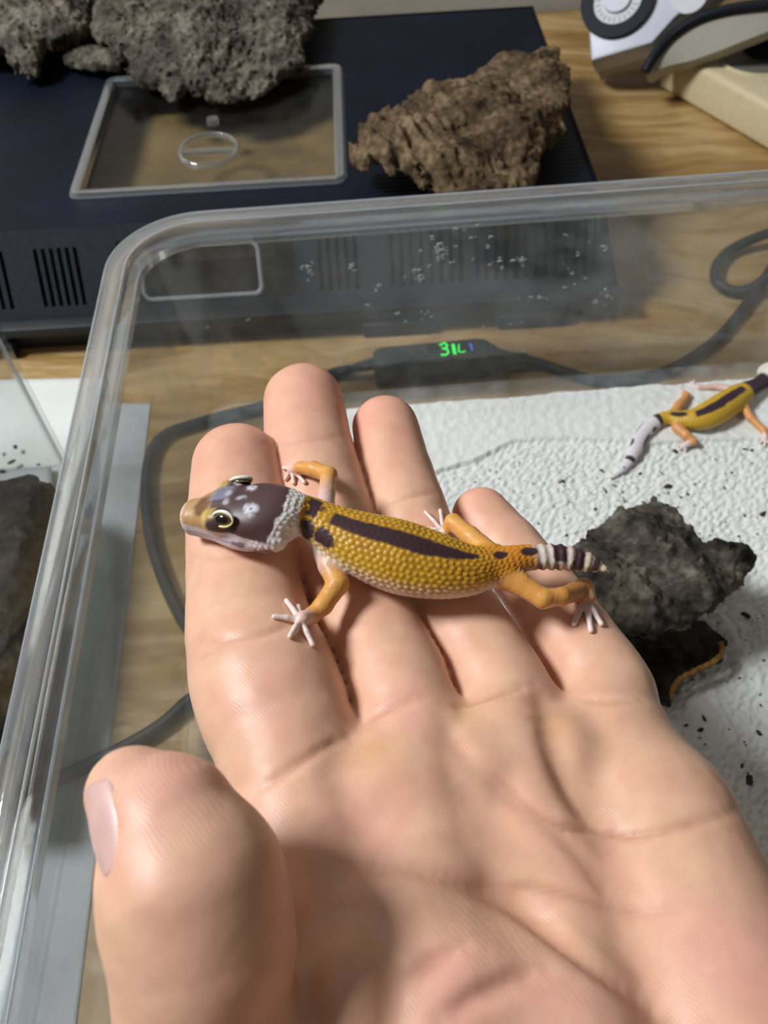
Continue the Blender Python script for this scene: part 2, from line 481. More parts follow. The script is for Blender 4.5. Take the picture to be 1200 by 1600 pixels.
M_GECKO = gecko_skin('gecko_skin')
M_EYE = plain('gecko_eye', (0.012, 0.009, 0.007), 0.08, 0.6, 400, 0.3, 0.0)
M_IRIS = plain('gecko_iris', (0.16, 0.10, 0.045), 0.12, 0.6, 2500, 0.5, 0.0)
M_LID = plain('gecko_eyelid', (0.80, 0.72, 0.30), 0.35, 0.4, 1500, 0.15, 0.1)
M_LIDW = plain('gecko_pale_eyelid', (0.82, 0.82, 0.70), 0.35, 0.4, 1500, 0.1, 0.1)

def tube_frames(stations, n):
    P = np.array(spline([s[0] for s in stations], 12)); R = np.array(spline([np.array([s[1], s[2], 0.0]) for s in stations], 12))[:, :2]
    seg = np.concatenate([[0], np.cumsum(np.linalg.norm(np.diff(P, axis=0), axis=1))])
    s = np.linspace(0, seg[-1], n)
    P = np.stack([np.interp(s, seg, P[:, k]) for k in range(3)], 1); R = np.stack([np.interp(s, seg, R[:, k]) for k in range(2)], 1)
    T = np.gradient(P, axis=0); T /= np.linalg.norm(T, axis=1)[:, None]
    B = np.cross(T, [0, 0, 1.0]); B /= np.linalg.norm(B, axis=1)[:, None]
    N = np.cross(B, T)
    return dict(P=P, R=R, T=T, B=B, N=N, s=s, dR=np.gradient(R, s, axis=0))
def tube_coord(fr, V):
    i = np.argmin(((V * V).sum(1))[:, None] - 2 * V @ fr['P'].T + (fr['P'] ** 2).sum(1)[None], axis=1)
    q = V - fr['P'][i]
    step = fr['s'][1] * 0.75
    a = np.einsum('ij,ij->i', q, fr['T'][i]); ac = np.clip(a, -step, step)
    r = np.maximum(fr['R'][i] + fr['dR'][i] * ac[:, None], 0.15)
    b = np.einsum('ij,ij->i', q, fr['B'][i]); u = np.einsum('ij,ij->i', q, fr['N'][i])
    return fr['s'][i] + ac, b, u, a - ac, r
def tube_sdf(fr, V):
    s, b, u, e, r = tube_coord(fr, V)
    m = np.sqrt(r[:, 0] * r[:, 1])
    return (np.sqrt((b / r[:, 0]) ** 2 + (u / r[:, 1]) ** 2 + (e / m) ** 2) - 1) * np.minimum(r[:, 0], r[:, 1])

class Gecko:
    def __init__(g, body, head_base, snout, legs, toes, h, side, roll_=0.0):
        g.fr = tube_frames(body, 70); g.legs = legs; g.toes = toes; g.h = h
        x = np.asarray(snout) - np.asarray(head_base); g.L = np.linalg.norm(x); x = x / g.L
        y = np.cross([0, 0, 1.0], x); y /= np.linalg.norm(y); y *= side
        z = np.cross(x, y) * side
        ca, sa_ = math.cos(roll_), math.sin(roll_); y, z = ca * y + sa_ * z, ca * z - sa_ * y
        g.M = np.array([x, y, z]); g.hb = np.asarray(head_base); g.k = g.L / 18.0
    def loc(g, V): return ((V - g.hb) @ g.M.T) / g.k
    def wld(g, q): return np.asarray(q) * g.k @ g.M + g.hb
    def head(g, V):
        q = g.loc(V); q = q.copy(); q[:, 1] = np.abs(q[:, 1])
        d = ell(q, (5.2, 0, 0.4), (6.2, 5.4, 3.2))
        d = smin(d, ell(q, (10.0, 0, 0.5), (4.6, 4.2, 2.7)), 1.2)
        d = smin(d, ell(q, (6.5, 0, -1.9), (7.0, 5.6, 2.4)), 1.2)
        qs = q * np.array([1, 0.72, 1])
        d = smin(d, rc(qs, (9.5, 0, 0.0), (16.0, 0, -0.6), 2.9, 1.95), 1.2)
        d = smin(d, rc(qs, (7.0, 0, -1.7), (16.0, 0, -1.9), 3.5, 1.95), 0.7)
        d = smin(d, ell(q, (10.6, 3.5, 1.2), (2.3, 1.6, 1.8)), 0.8)
        d = smin(d, ell(q, (3.0, 4.2, -1.2), (2.6, 1.8, 2.0)), 1.0)
        # nostril and mouth line
        d = -smin(-d, ell(q, (16.9, 1.5, 0.0), (0.4, 0.4, 0.3)), 0.15)
        return d * g.k
    def leg_d(g, V):
        best = np.full(len(V), 1e3); param = np.zeros(len(V)); tt = np.zeros(len(V)); which = np.zeros(len(V), int)
        for w_, L in enumerate(g.legs):
            acc = 0.0; tot = len(L) - 1; dl = None
            for i in range(tot):
                a, b = L[i], L[i + 1]
                s = rc(V, a[0], b[0], a[1], b[1])
                dl = s if dl is None else smin(dl, s, 0.5)
                mm = s < best
                best = np.where(mm, s, best); which = np.where(mm, w_, which)
                ba = np.asarray(b[0]) - a[0]; t = np.clip((V - a[0]) @ ba / (ba @ ba), 0, 1)
                tt = np.where(mm, (i + t) / tot, tt)
            param = dl if w_ == 0 else np.minimum(param, dl)
        return param, tt, which
    def toe_d(g, V):
        d = np.full(len(V), 1e3)
        for L in g.toes:
            dl = None
            for a, b in zip(L[:-1], L[1:]):
                s = rc(V, a[0], b[0], a[1], b[1]); dl = s if dl is None else smin(dl, s, 0.15)
            d = np.minimum(d, dl)
        return d
    def sdf(g, V):
        d = smin(tube_sdf(g.fr, V), g.head(V), 1.6 * g.k)
        l = smin(g.leg_d(V)[0], g.toe_d(V), 0.3)
        return smin(d, l, 0.9)
    def mesh(g):
        pts = np.concatenate([g.fr['P'], [g.wld((19, 0, 0))], np.array([p[0] for L in g.legs + g.toes for p in L])])
        return surface(g.sdf, pts.min(0) - 8, pts.max(0) + 8, g.h)

def mixc(c, new, m):
    return c * (1 - m[:, None]) + np.asarray(new) * m[:, None]
def step(x, a, b):
    t = np.clip((x - a) / (b - a), 0, 1); return t * t * (3 - 2 * t)
def hexcell(a, b, size, V, jitter=0.0):
    """distance (in cells) to the nearest centre of a hexagonal lattice over the plane (a, b)"""
    a = a / size; b = b / (size * 0.866); best = np.full(len(a), 9.0); hid = np.zeros(len(a))
    r0 = np.floor(b)
    for dr in (-1, 0, 1, 2):
        r = r0 + dr; off = (np.mod(r, 2)) * 0.5
        c = np.round(a - off) + off
        jx = jitter * np.sin(c * 12.9 + r * 78.2); jy = jitter * np.sin(c * 39.3 + r * 11.1)
        d = np.hypot(a - c - jx, (b - r - jy) * 0.866)
        m = d < best; best = np.where(m, d, best); hid = np.where(m, np.sin(c * 91.7 + r * 47.3), hid)
    return best, hid

# ---- the gecko on the hand
def S(u, v, z, wp, flat=0.85):
    p = at(u, v, z); r = pxr(wp, p); return (p, r, r * flat)
body1 = [S(446, 803, 110.8, 74), S(478, 806, 109.9, 64), S(515, 826, 108.8, 80), S(560, 848, 107.6, 103), S(620, 869, 106.3, 119), S(680, 884, 105.4, 108),
         S(730, 890, 104.6, 86), S(768, 884, 104.0, 62), S(800, 876, 103.8, 48), S(832, 871, 103.4, 41), S(878, 871, 102.8, 41), S(918, 879, 102.2, 31), S(938, 886, 102.0, 17), S(947, 891, 102.0, 6)]
def hp(u, v, lift=0.45):
    p = on_hand(u, v); n = grad(hand_raw, p[None], 0.2)[1][0]; return p + n * lift
def LEG(pts):   # (u, v, z or None for on the hand, width px)
    out = []
    for u, v, z, wp in pts:
        p = at(u, v, z) if z is not None else None
        if p is None:
            p = hp(u, v, 1.0); p = hp(u, v, pxr(wp, p) * 0.9)
        out.append((p, pxr(wp, p)))
    return out
def TOES(root, tips, r0=0.52, r1=0.36, lift=0.42):
    out = []
    for (u, v) in tips:
        a = hp(*root, 0.7); b = hp(u, v, lift); m = 0.5 * (a + b) + np.array([0, 0, 0.25])
        L = [(a, r0), (m, r0 * 0.82), (0.2 * m + 0.8 * b, r1), (b, r1 * 1.1)]
        out.append(L)
    return out
legs1 = [LEG([(500, 848, 106.8, 36), (514, 884, 106.6, 33), (528, 912, 106.4, 34), (505, 946, 106.0, 29), (480, 970, None, 25), (467, 975, None, 24)]),
         LEG([(508, 800, 108.0, 30), (510, 770, 107.8, 26), (514, 742, 107.0, 25), (490, 733, 106.0, 24), (470, 731, 105.0, 19), (460, 738, None, 16)]),
         LEG([(775, 898, 103.6, 42), (812, 912, 103.0, 35), (848, 935, 102.5, 31), (878, 932, 101.8, 27), (905, 930, None, 32), (912, 942, None, 28)]),
         LEG([(765, 865, 103.8, 36), (735, 838, 103.0, 30), (708, 816, 102.0, 26), (699, 830, 100.6, 17), (690, 836, None, 15)])]
toes1 = TOES((466, 975), [(428, 967), (446, 942), (452, 997), (486, 1010), (464, 951)]) \
    + TOES((460, 738), [(449, 750), (446, 733), (477, 756), (461, 757)], 0.42, 0.32) \
    + TOES((912, 943), [(897, 977), (923, 988), (938, 978), (922, 938)], 0.6, 0.4) \
    + TOES((690, 836), [(664, 803), (668, 828), (686, 800)], 0.42, 0.3)
G1 = Gecko(body1, at(462, 805, 111.3), at(282, 797, 109.6), legs1, toes1, 0.2, 1.0, 0.2)
if G1.M[1] @ np.array([0, -1, 0]) < 0:
    G1 = Gecko(body1, at(462, 805, 111.3), at(282, 797, 109.6), legs1, toes1, 0.2, -1.0, 0.2)
GV, GQ, GN = G1.mesh()
def gpix(g, u, v): return trace(g.sdf, u, v)

def paint_body(g, V, N, s_head, marks, tone):
    """returns colour and outward displacement for body, tail and legs"""
    s, b, u, e, r = tube_coord(g.fr, V)
    phi = np.arctan2(b / r[:, 0], u / r[:, 1])            # 0 on the back
    return s, phi, r
s, phi, r = paint_body(G1, GV, GN, 0, None, None)
near_side = np.sign(np.dot(G1.fr['B'][30], np.array([0, -1, 0])))
phi = phi * near_side                                      # + towards the camera side
def s_at(g, u, v):
    p = gpix(g, u, v); return float(tube_coord(g.fr, p[None])[0][0])
bd = tube_sdf(G1.fr, GV); hd = G1.head(GV); ld_, lt, lw = G1.leg_d(GV); td = G1.toe_d(GV)
is_leg = step(bd - np.minimum(ld_, td), -0.1, 0.9) * (hd > 0.4)
q = G1.loc(GV)
is_head = step(q[:, 0], -1.3, -0.7) * (1 - is_leg) * (hd < 2.5)
s0 = s_at(G1, 505, 815); sB = s_at(G1, 800, 872); sT = s_at(G1, 838, 868); sE = G1.fr['s'][-1]
n1 = fbm(GV * 0.5, 3); n2 = fbm(GV * 1.4 + 9, 2)
# lattice of tubercles over the flanks
hx, hid = hexcell(s, phi * 5.2, 1.0, GV, 0.16)
knob = np.exp(-(hx / 0.36) ** 2)
yellow = np.array([0.55, 0.27, 0.010]); gold = np.array([0.31, 0.12, 0.005]); tip = np.array([0.78, 0.49, 0.06])
c = mixc(np.tile(gold, (len(GV), 1)), yellow, np.clip(0.55 + 0.8 * n1, 0, 1))
c = mixc(c, (0.54, 0.33, 0.012), step(np.abs(phi), 0.5, 1.1) * 0.6)
c = mixc(c, tip, knob * 0.75)
c = mixc(c, (0.72, 0.26, 0.03), step(s, sB - 9, sB + 1) * 0.75)                  # orange rump
bel = step(phi + 0.22 * n1, 1.35, 1.85) + step(-phi + 0.2 * n1, 1.5, 2.0)
c = mixc(c, (0.70, 0.60, 0.58), np.clip(bel, 0, 1))
lo_fl = step(phi, 1.0, 1.5) * (1 - step(phi, 1.9, 2.2)); c = mixc(c, (0.85, 0.80, 0.72), lo_fl * knob * 0.9)
dark = np.array([0.050, 0.022, 0.030])
def band(x, a, b, e): return step(x, a - e, a + e) * (1 - step(x, b - e, b + e))
st0, st1 = s_at(G1, 522, 803), s_at(G1, 752, 878)
hw = 0.27 * np.sqrt(np.clip((st1 + 0.8 - s) / 9, 0.02, 1)) + 0.04 * n2
stripe = band(s, st0, st1, 0.35) * (1 - step(np.abs(phi - 0.02 + 0.05 * n1), hw - 0.05, hw + 0.05))
for (uu, vv, rs, rp) in [(783, 871, 1.3, 0.28), (827, 861, 1.5, 0.42)]:
    sc_ = s_at(G1, uu, vv); stripe = np.maximum(stripe, 1 - step(np.hypot((s - sc_) / rs, phi / rp) + 0.2 * n2, 0.8, 1.1))
sn = s_at(G1, 487, 800)                                                            # neck band and its side blotches
nb = (1 - step(np.abs(s - sn + 1.5 * n1) , 1.0, 1.6)) * (1 - step(np.abs(phi + 0.15) + 0.3 * n1, 0.5, 0.65))
p1_ = gpix(G1, 503, 838); p2_ = gpix(G1, 512, 846); p3_ = gpix(G1, 478, 828)
for p_, rr in ((p1_, 1.6), (p2_, 1.3), (p3_, 1.9)):
    nb = np.maximum(nb, 1 - step(np.linalg.norm(GV - p_, axis=1) + 0.5 * n2, rr * 0.7, rr * 1.05))
smooth_skin = np.maximum(stripe, nb)
# tail: pale rings, dark saddles
tl = step(s, sT - 0.6, sT + 0.6)
c = mixc(c, (0.66, 0.56, 0.50), tl)
c = mixc(c, (0.62, 0.50, 0.36), step(s, sE - 4.5, sE - 2.5))
ringp = np.cos((s - sT) * 2 * np.pi / 1.45)
for (uu, vv, w_, lim) in [(876, 861, 1.15, 1.0), (906, 872, 0.9, 1.7), (931, 882, 0.45, 1.6)]:
    sc_ = s_at(G1, uu, vv); stripe = np.maximum(stripe, (1 - step(np.abs(s - sc_) + 0.3 * n2, w_ * 0.8, w_ * 1.2)) * (1 - step(np.abs(phi), lim - 0.25, lim + 0.1)))
under = step(phi, 0.9, 1.3) * tl * (np.mod((s - sT), 2.9) < 1.2); c = mixc(c, (0.20, 0.10, 0.07), under * 0.8)
c = mixc(c, dark, np.clip(np.maximum(stripe, nb), 0, 1))
disp = 0.20 * knob * (1 - np.clip(bel, 0, 1) * 0.6) * (1 - 0.85 * np.clip(smooth_skin, 0, 1)) * (1 - tl) * (1 - is_leg) * (1 - is_head)
disp += tl * (1 - is_leg) * (0.10 * ringp + 0.10 * np.maximum(np.cos(phi * 7), 0) * np.maximum(ringp, 0))
# legs
oran = np.array([0.74, 0.33, 0.09]); yl = np.array([0.74, 0.39, 0.09])
lc = mixc(np.tile(oran, (len(GV), 1)), yl, np.clip(0.5 + n1, 0, 1))
lc = mixc(lc, (0.74, 0.50, 0.46), step(-GN[:, 2] + 0.25 * n1, -0.1, 0.5))
fr_ = (lw == 0) | (lw == 1)
lc = mixc(lc, (0.70, 0.50, 0.50), fr_ * (1 - step(lt, 0.1, 0.38)) * 0.85)
lc = mixc(lc, (0.80, 0.58, 0.54), step(lt, 0.82, 0.95) * np.where(lw == 2, 0.25, 0.9))
lc = mixc(lc, (0.50, 0.20, 0.06), (lw == 2) * band(lt, 0.58, 0.9, 0.06) * 0.7)
lc = mixc(lc, (0.84, 0.70, 0.66), step(ld_ - td, -0.1, 0.35))
c = mixc(c, lc, is_leg)
lk, _ = hexcell(GV[:, 0] + GV[:, 2] * 0.6, GV[:, 1] + GV[:, 2] * 0.3, 0.55, GV, 0.15)
disp += is_leg * 0.05 * np.exp(-(lk / 0.36) ** 2) * (td > 0.5)
# head
hc = np.tile(np.array([0.66, 0.55, 0.60]), (len(GV), 1))
ax_, ay, az = q[:, 0], q[:, 1], q[:, 2]
hn = fbm(GV * 0.8 + 3, 3)
hdark = np.array([0.088, 0.046, 0.048])
cap = band(ax_ + 0.6 * hn, 0.5, 12.2, 0.4) * step(az + 0.45 * hn - 0.16 * np.maximum(ax_ - 5, 0), -0.6, -0.1)
cap *= step((ax_ - 0.4) - 0.065 * ay ** 2 + 0.8 * hn, 0.0, 0.5)
hc = mixc(hc, (0.80, 0.74, 0.72), (1 - step(ax_, 1.5, 3.0)))
hc = mixc(hc, hdark, cap)
sn_m = step(ax_, 11.6, 12.6) * step(az + 0.1 * hn, -0.75, -0.2)
hc = mixc(hc, (0.50, 0.30, 0.13), sn_m)
hc = mixc(hc, (0.17, 0.075, 0.03), (1 - step(np.linalg.norm(GV - gpix(G1, 316, 788), axis=1) + 0.6 * hn, 1.2, 2.3)) * 0.95)
hc = mixc(hc, (0.80, 0.56, 0.46), step(ax_, 16.6, 17.3))
hc = mixc(hc, (0.74, 0.52, 0.12), band(ax_, 10.8, 13.2, 0.5) * band(np.abs(ay), 2.4, 4.5, 0.4) * step(az, -0.9, -0.4) * 0.6)
hc = mixc(hc, (0.30, 0.30, 0.42), band(ax_ + hn, 9.3, 12.3, 0.5) * (1 - step(np.abs(ay + 0.8), 1.4, 2.0)) * 0.65 * step(az, 0.5, 1.0))
for (uu, vv), rr in [((391, 796), 1.2), ((394, 761), 1.05), ((378, 776), 0.75), ((357, 770), 0.8), ((352, 784), 0.6), ((372, 755), 0.55)]:
    p_ = gpix(G1, uu, vv); dd = np.linalg.norm(GV - p_, axis=1) + 0.9 * hn
    hc = mixc(hc, (0.66, 0.66, 0.74), (1 - step(dd, rr * 0.3, rr * 1.15)) * (1.0 if rr > 1 else 0.6))
    if rr > 1: hc = mixc(hc, (0.10, 0.08, 0.12), 1 - step(np.linalg.norm(GV - p_ - np.array([0.1, 0.1, 0]), axis=1), 0.12, 0.3))
hc = mixc(hc, (0.12, 0.055, 0.05), band(ax_ + 0.8 * hn, 2.2, 5.4, 0.35) * band(az + 0.6 * hn, -2.6, -1.5, 0.25) * (ay > 2))
hc = mixc(hc, (0.14, 0.08, 0.09), band(ax_ + hn, 6.4, 8.4, 0.3) * band(az + 0.4 * hn, -1.7, -0.9, 0.2) * (np.abs(ay) > 2) * 0.85)
hc = mixc(hc, (0.25, 0.16, 0.20), (1 - step(np.abs(az + 1.25 + 0.05 * (ax_ - 8)), 0.08, 0.2)) * band(ax_, 7, 17.6, 0.3) * 0.6)   # mouth line
c = mixc(c, hc, is_head)
hk, _ = hexcell(ax_ + 20, np.arctan2(ay, az + 1.0) * 4.6, 0.85, GV, 0.2)
rim = is_head * (1 - cap) * (1 - step(ax_, 4.0, 7.0)) * (az > -2)
disp += rim * 0.2 * np.exp(-(hk / 0.36) ** 2)
c = mixc(c, (0.86, 0.82, 0.80), rim * np.exp(-(hk / 0.33) ** 2) * 0.7)
GV = GV + GN * disp[:, None]
gecko = link('gecko', GV, GQ, M_GECKO, color=np.clip(c, 0, 1))
tag(gecko, 'yellow gecko with a dark back stripe stretched across the open hand', 'gecko')

def add_eye(g, parent, local, look, size):
    """local = point on the head (in head units), look = outward direction in head units"""
    n = np.asarray(look, float) @ g.M; n /= np.linalg.norm(n)
    t = g.M[0] - n * (g.M[0] @ n); t /= np.linalg.norm(t); b = np.cross(n, t)
    if b[2] < 0: b = -b
    o = g.wld(local)
    def disc(name, ra, rb, bulge, off, mat, par):
        vv = []; ff = []
        R_, S_ = 10, 28
        vv.append(o + n * (off + bulge))
        for i in range(1, R_ + 1):
            a_ = i / R_ * math.pi * 0.62
            for j in range(S_):
                p_ = 2 * math.pi * j / S_
                vv.append(o + n * (off + bulge * math.cos(a_)) + t * ra * math.sin(a_) * math.cos(p_) + b * rb * math.sin(a_) * math.sin(p_))
        for j in range(S_): ff.append((0, 1 + j, 1 + (j + 1) % S_))
        for i in range(R_ - 1):
            for j in range(S_):
                k = 1 + i * S_; ff.append((k + j, k + S_ + j, k + S_ + (j + 1) % S_, k + (j + 1) % S_))
        return link(name, vv, ff, mat, par)
    ball = disc('eyeball', size * 1.0, size * 0.62, size * 0.5, -0.12, M_IRIS, parent)
    disc('pupil', size * 0.93, size * 0.56, size * 0.47, -0.04, M_EYE, ball)
    for nm, a0, a1, th, mat in (('lower_eyelid', math.pi * 1.0, math.pi * 2.0, 0.20, M_LID), ('upper_eyelid', -0.12, math.pi + 0.12, 0.32, M_LIDW)):
        pts = []; rr = []
        for k in range(19):
            p_ = a0 + (a1 - a0) * k / 18
            pts.append(o + n * (0.1 + 0.05 * size * abs(math.sin(p_)) + (0.12 if nm[0] == 'u' else 0)) + t * size * 1.06 * math.cos(p_) + b * size * 0.70 * math.sin(p_))
            rr.append(th * (0.55 + 0.45 * math.sin(math.pi * k / 18)) * size / 1.7)
        m = MB(); m.tube(pts, rr, 10); m.build(nm, mat, parent, angle=80)
pe = gpix(G1, 349, 811); le = G1.loc(pe[None])[0]
add_eye(G1, gecko, le, (0.22, 1.0, 0.62), 1.62)
add_eye(G1, gecko, le * np.array([1, -1, 1]), (0.22, -1.0, 0.62), 1.62)

# ---- the second gecko, on the paper towel in the tub
def S2(u, v, z, wp, flat=0.8):
    p = at(u, v, z + 4.2); r = pxr(wp, p); return (p, r, r * flat)
TZ = 7.6                                                    # top of the towel
body2 = [S2(1200, 592, 7.4, 30), S2(1185, 601, 7.2, 25), S2(1165, 611, 7.2, 32), S2(1140, 628, 7.4, 43), S2(1112, 646, 7.4, 45), S2(1088, 655, 7.0, 38), S2(1062, 655, 6.4, 28),
         S2(1040, 653, 6.0, 21), S2(1020, 662, 5.4, 23), S2(1002, 682, 5.0, 22), S2(991, 706, 4.8, 20), S2(978, 728, 4.3, 13), S2(962, 742, 4.0, 7), S2(953, 747, 3.9, 3)]
def L2(pts):
    out = []
    for u, v, z, wp in pts:
        p = at(u, v, z + 4.2); out.append((p, pxr(wp, p)))
    return out
def T2(root, tips, z=8.2):
    a = at(*root, z + 0.2); out = []
    for t_ in tips:
        b = at(*t_, z - 0.1); out.append([(a, 0.55), (0.5 * (a + b) + np.array([0, 0, 0.15]), 0.46), (b, 0.38)])
    return out
legs2 = [L2([(1050, 650, 6.2, 16), (1060, 634, 6.0, 14), (1073, 618, 5.6, 11), (1064, 611, 4.6, 9)]),
         L2([(1148, 610, 6.6, 14), (1120, 604, 6.0, 10), (1092, 606, 5.2, 9), (1084, 604, 4.6, 8)]),
         L2([(1058, 668, 6.2, 17), (1072, 680, 6.0, 15), (1084, 690, 5.4, 11), (1070, 696, 4.6, 9)]),
         L2([(1160, 632, 6.6, 15), (1172, 652, 6.2, 12), (1193, 672, 5.4, 11), (1196, 684, 4.6, 9)])]
toes2 = T2((1064, 611), [(1056, 606), (1060, 602), (1067, 601)]) + T2((1084, 604), [(1079, 597), (1084, 595), (1076, 602)]) \
    + T2((1070, 696), [(1060, 696), (1062, 702), (1071, 704)]) + T2((1196, 684), [(1188, 692), (1195, 696), (1203, 695)])
G2 = Gecko(body2, at(1203, 592, 12.2), at(1268, 560, 11.2), legs2, toes2, 0.3, 1.0)
V2, Q2, N2 = G2.mesh()
s, b, u, e, r = tube_coord(G2.fr, V2); phi = np.arctan2(b / r[:, 0], u / r[:, 1])
phi = phi * np.sign(np.dot(G2.fr['B'][30], np.array([0, -1, 0])))
bd = tube_sdf(G2.fr, V2); hd = G2.head(V2); ld_, lt, lw = G2.leg_d(V2); td = G2.toe_d(V2)
is_leg = step(bd - np.minimum(ld_, td), -0.1, 0.9) * (hd > 0.4); q = G2.loc(V2)
is_head = step(q[:, 0], -1.6, -0.8) * (1 - is_leg) * (hd < 2.5)
n1 = fbm(V2 * 0.5, 3)
hx, _ = hexcell(s, phi * 4.6, 1.05, V2, 0.15); knob = np.exp(-(hx / 0.38) ** 2)
c = mixc(np.tile(np.array([0.56, 0.33, 0.02]), (len(V2), 1)), (0.74, 0.50, 0.06), knob * 0.7)
c = mixc(c, (0.68, 0.56, 0.50), np.clip(step(np.abs(phi), 1.7, 2.1), 0, 1))
def sa(u_, v_): return s_at(G2, u_, v_)
strp = band(s, sa(1166, 608), sa(1088, 652), 0.5) * (1 - step(np.abs(phi - 0.05 + 0.1 * n1), 0.27, 0.37) )
sp = sa(1060, 651); strp = np.maximum(strp, 1 - step(np.hypot((s - sp) / 3.0, phi / 0.42), 0.75, 1.1))
strp = np.maximum(strp, (1 - step(s, sa(1172, 604) - 0.5, sa(1172, 604) + 0.6)) * (1 - step(np.abs(phi), 1.5, 2.0)))
sT = sa(1031, 655); tl = step(s, sT - 0.4, sT + 0.4); c = mixc(c, (0.74, 0.70, 0.74), tl)
for (uu, vv, w_, pc, pw) in [(1031, 654, 0.9, 0, 2.0), (1008, 668, 3.0, -1.3, 0.42), (990, 690, 1.8, -1.1, 0.5), (1006, 684, 3.6, 1.25, 0.42), (986, 716, 0.9, 0.1, 1.6), (1018, 664, 1.4, 1.2, 0.4), (976, 731, 0.3, 0.2, 0.4)]:
    x_ = sa(uu, vv); strp = np.maximum(strp, 1 - step(np.hypot((s - x_) / w_, (phi - pc) / pw) + 0.2 * n1, 0.8, 1.15))
c = mixc(c, (0.045, 0.022, 0.035), np.clip(strp, 0, 1))
lc = mixc(np.tile(np.array([0.72, 0.34, 0.12]), (len(V2), 1)), (0.76, 0.55, 0.52), np.where(lw == 1, 0.9, 0.0))
lc = mixc(lc, (0.80, 0.64, 0.62), step(lt, 0.72, 0.95)); lc = mixc(lc, (0.82, 0.70, 0.66), step(ld_ - td, -0.1, 0.3))
c = mixc(c, lc, is_leg)
hc = mixc(np.tile(np.array([0.78, 0.74, 0.68]), (len(V2), 1)), (0.07, 0.035, 0.035), band(q[:, 0] + n1, 3.0, 12.0, 0.4) * step(q[:, 2], 0.2, 0.8))
c = mixc(c, hc, is_head)
disp = 0.16 * knob * (1 - np.clip(strp, 0, 1)) * (1 - tl) * (1 - is_leg) * (1 - is_head) + tl * 0.06 * np.cos(s * 2 * np.pi / 1.5)
V2 = V2 + N2 * disp[:, None]
gecko2 = link('gecko', V2, Q2, M_GECKO, color=np.clip(c, 0, 1))
tag(gecko2, 'small yellow gecko with a pale spotted tail standing on the white paper towel', 'gecko')
add_eye(G2, gecko2, (10.6, 4.6, 1.3), (0.22, 1.0, 0.5), 1.5)
add_eye(G2, gecko2, (10.6, -4.6, 1.3), (0.22, -1.0, 0.5), 1.5)

# ================================================================== ROOM AND TABLE
def wood_material():
    t = NT('varnished_plywood')
    warp = t.n('ShaderNodeTexNoise', Scale=9.0, Detail=2.0); t.l(t.coords((1, 1.6, 1)), warp.inputs['Vector'])
    mixv = t.n('ShaderNodeMix', data_type='RGBA', blend_type='LINEAR_LIGHT'); mixv.inputs[0].default_value = 0.03
    t.l(t.coords(), mixv.inputs[6]); t.l(warp.outputs['Color'], mixv.inputs[7])
    mp = t.n('ShaderNodeMapping'); mp.inputs['Scale'].default_value = (4.5, 34, 20); t.l(mixv.outputs[2], mp.inputs['Vector'])
    n0 = t.n('ShaderNodeTexNoise', Scale=1.5, Detail=7.0); n0.inputs['Roughness'].default_value = 0.55; t.l(mp.outputs[0], n0.inputs['Vector'])
    n1_ = t.n('ShaderNodeTexNoise', Scale=6.0, Detail=5.0); t.l(mp.outputs[0], n1_.inputs['Vector'])
    n2 = t.n('ShaderNodeTexNoise', Scale=11.0, Detail=3.0); t.l(t.coords(), n2.inputs['Vector'])
    a = t.n('ShaderNodeMath', operation='MULTIPLY_ADD'); a.inputs[1].default_value = 0.30; t.l(n1_.outputs[0], a.inputs[0]); t.l(n0.outputs[0], a.inputs[2])
    a2 = t.n('ShaderNodeMath', operation='MULTIPLY_ADD'); a2.inputs[1].default_value = 0.45; t.l(n2.outputs[0], a2.inputs[0]); t.l(a.outputs[0], a2.inputs[2])
    col = t.ramp(a2.outputs[0], [(0.55, (0.12, 0.062, 0.018)), (0.74, (0.27, 0.155, 0.048)), (0.90, (0.37, 0.23, 0.085)), (1.08, (0.47, 0.32, 0.145))])
    t.l(col, t.p.inputs['Base Color']); t.set(Roughness=0.38)
    nf = t.n('ShaderNodeTexNoise', Scale=16.0, Detail=2.0, Distortion=2.5); t.l(t.coords((1, 2.2, 1)), nf.inputs['Vector'])
    t.bump(nf.outputs[0], 0.5, 0.004)
    return t.m
M_WOOD = wood_material()
def crumpled_table():
    # plywood top with a gently uneven varnished skin
    nx, ny = 90, 90
    X, Y = np.meshgrid(np.linspace(-420, 420, nx), np.linspace(-260, 521, ny), indexing='ij')
    P = np.stack([X.ravel(), Y.ravel(), np.zeros(nx * ny)], 1)
    top = P.copy(); bot = P.copy(); bot[:, 2] = -18
    i = np.arange((nx - 1) * (ny - 1)); a = (i // (ny - 1)) * ny + i % (ny - 1)
    f1 = np.stack([a, a + ny, a + ny + 1, a + 1], 1); f2 = f1[:, ::-1] + nx * ny
    ring = [k * ny for k in range(nx)] + [(nx - 1) * ny + k for k in range(1, ny)] + [k * ny + ny - 1 for k in range(nx - 2, -1, -1)] + [k for k in range(ny - 2, 0, -1)]
    n_ = nx * ny
    f3 = np.array([[ring[(k + 1) % len(ring)], ring[k], ring[k] + n_, ring[(k + 1) % len(ring)] + n_] for k in range(len(ring))])
    return np.concatenate([top, bot]), np.concatenate([f1, f2, f3])
tv, tf = crumpled_table()
table = thing('table', 'varnished plywood table under the tub, the dark enclosure and the cables', 'table')
link('table_top', tv, tf, M_WOOD, table)
for x_ in (-390, 390):
    for y_ in (-230, 490):
        m = MB(); m.box((x_, y_, -359), (45, 45, 682), bevel=3); m.build('leg', M_WOOD, table)
m = MB(); m.box((0, 535, 200), (2600, 24, 1840)); tag(m.build('wall_back', plain('wall_paint', (0.46, 0.45, 0.42), 0.8, 0.3, 40, 0.05, 0.05)), kind='structure')
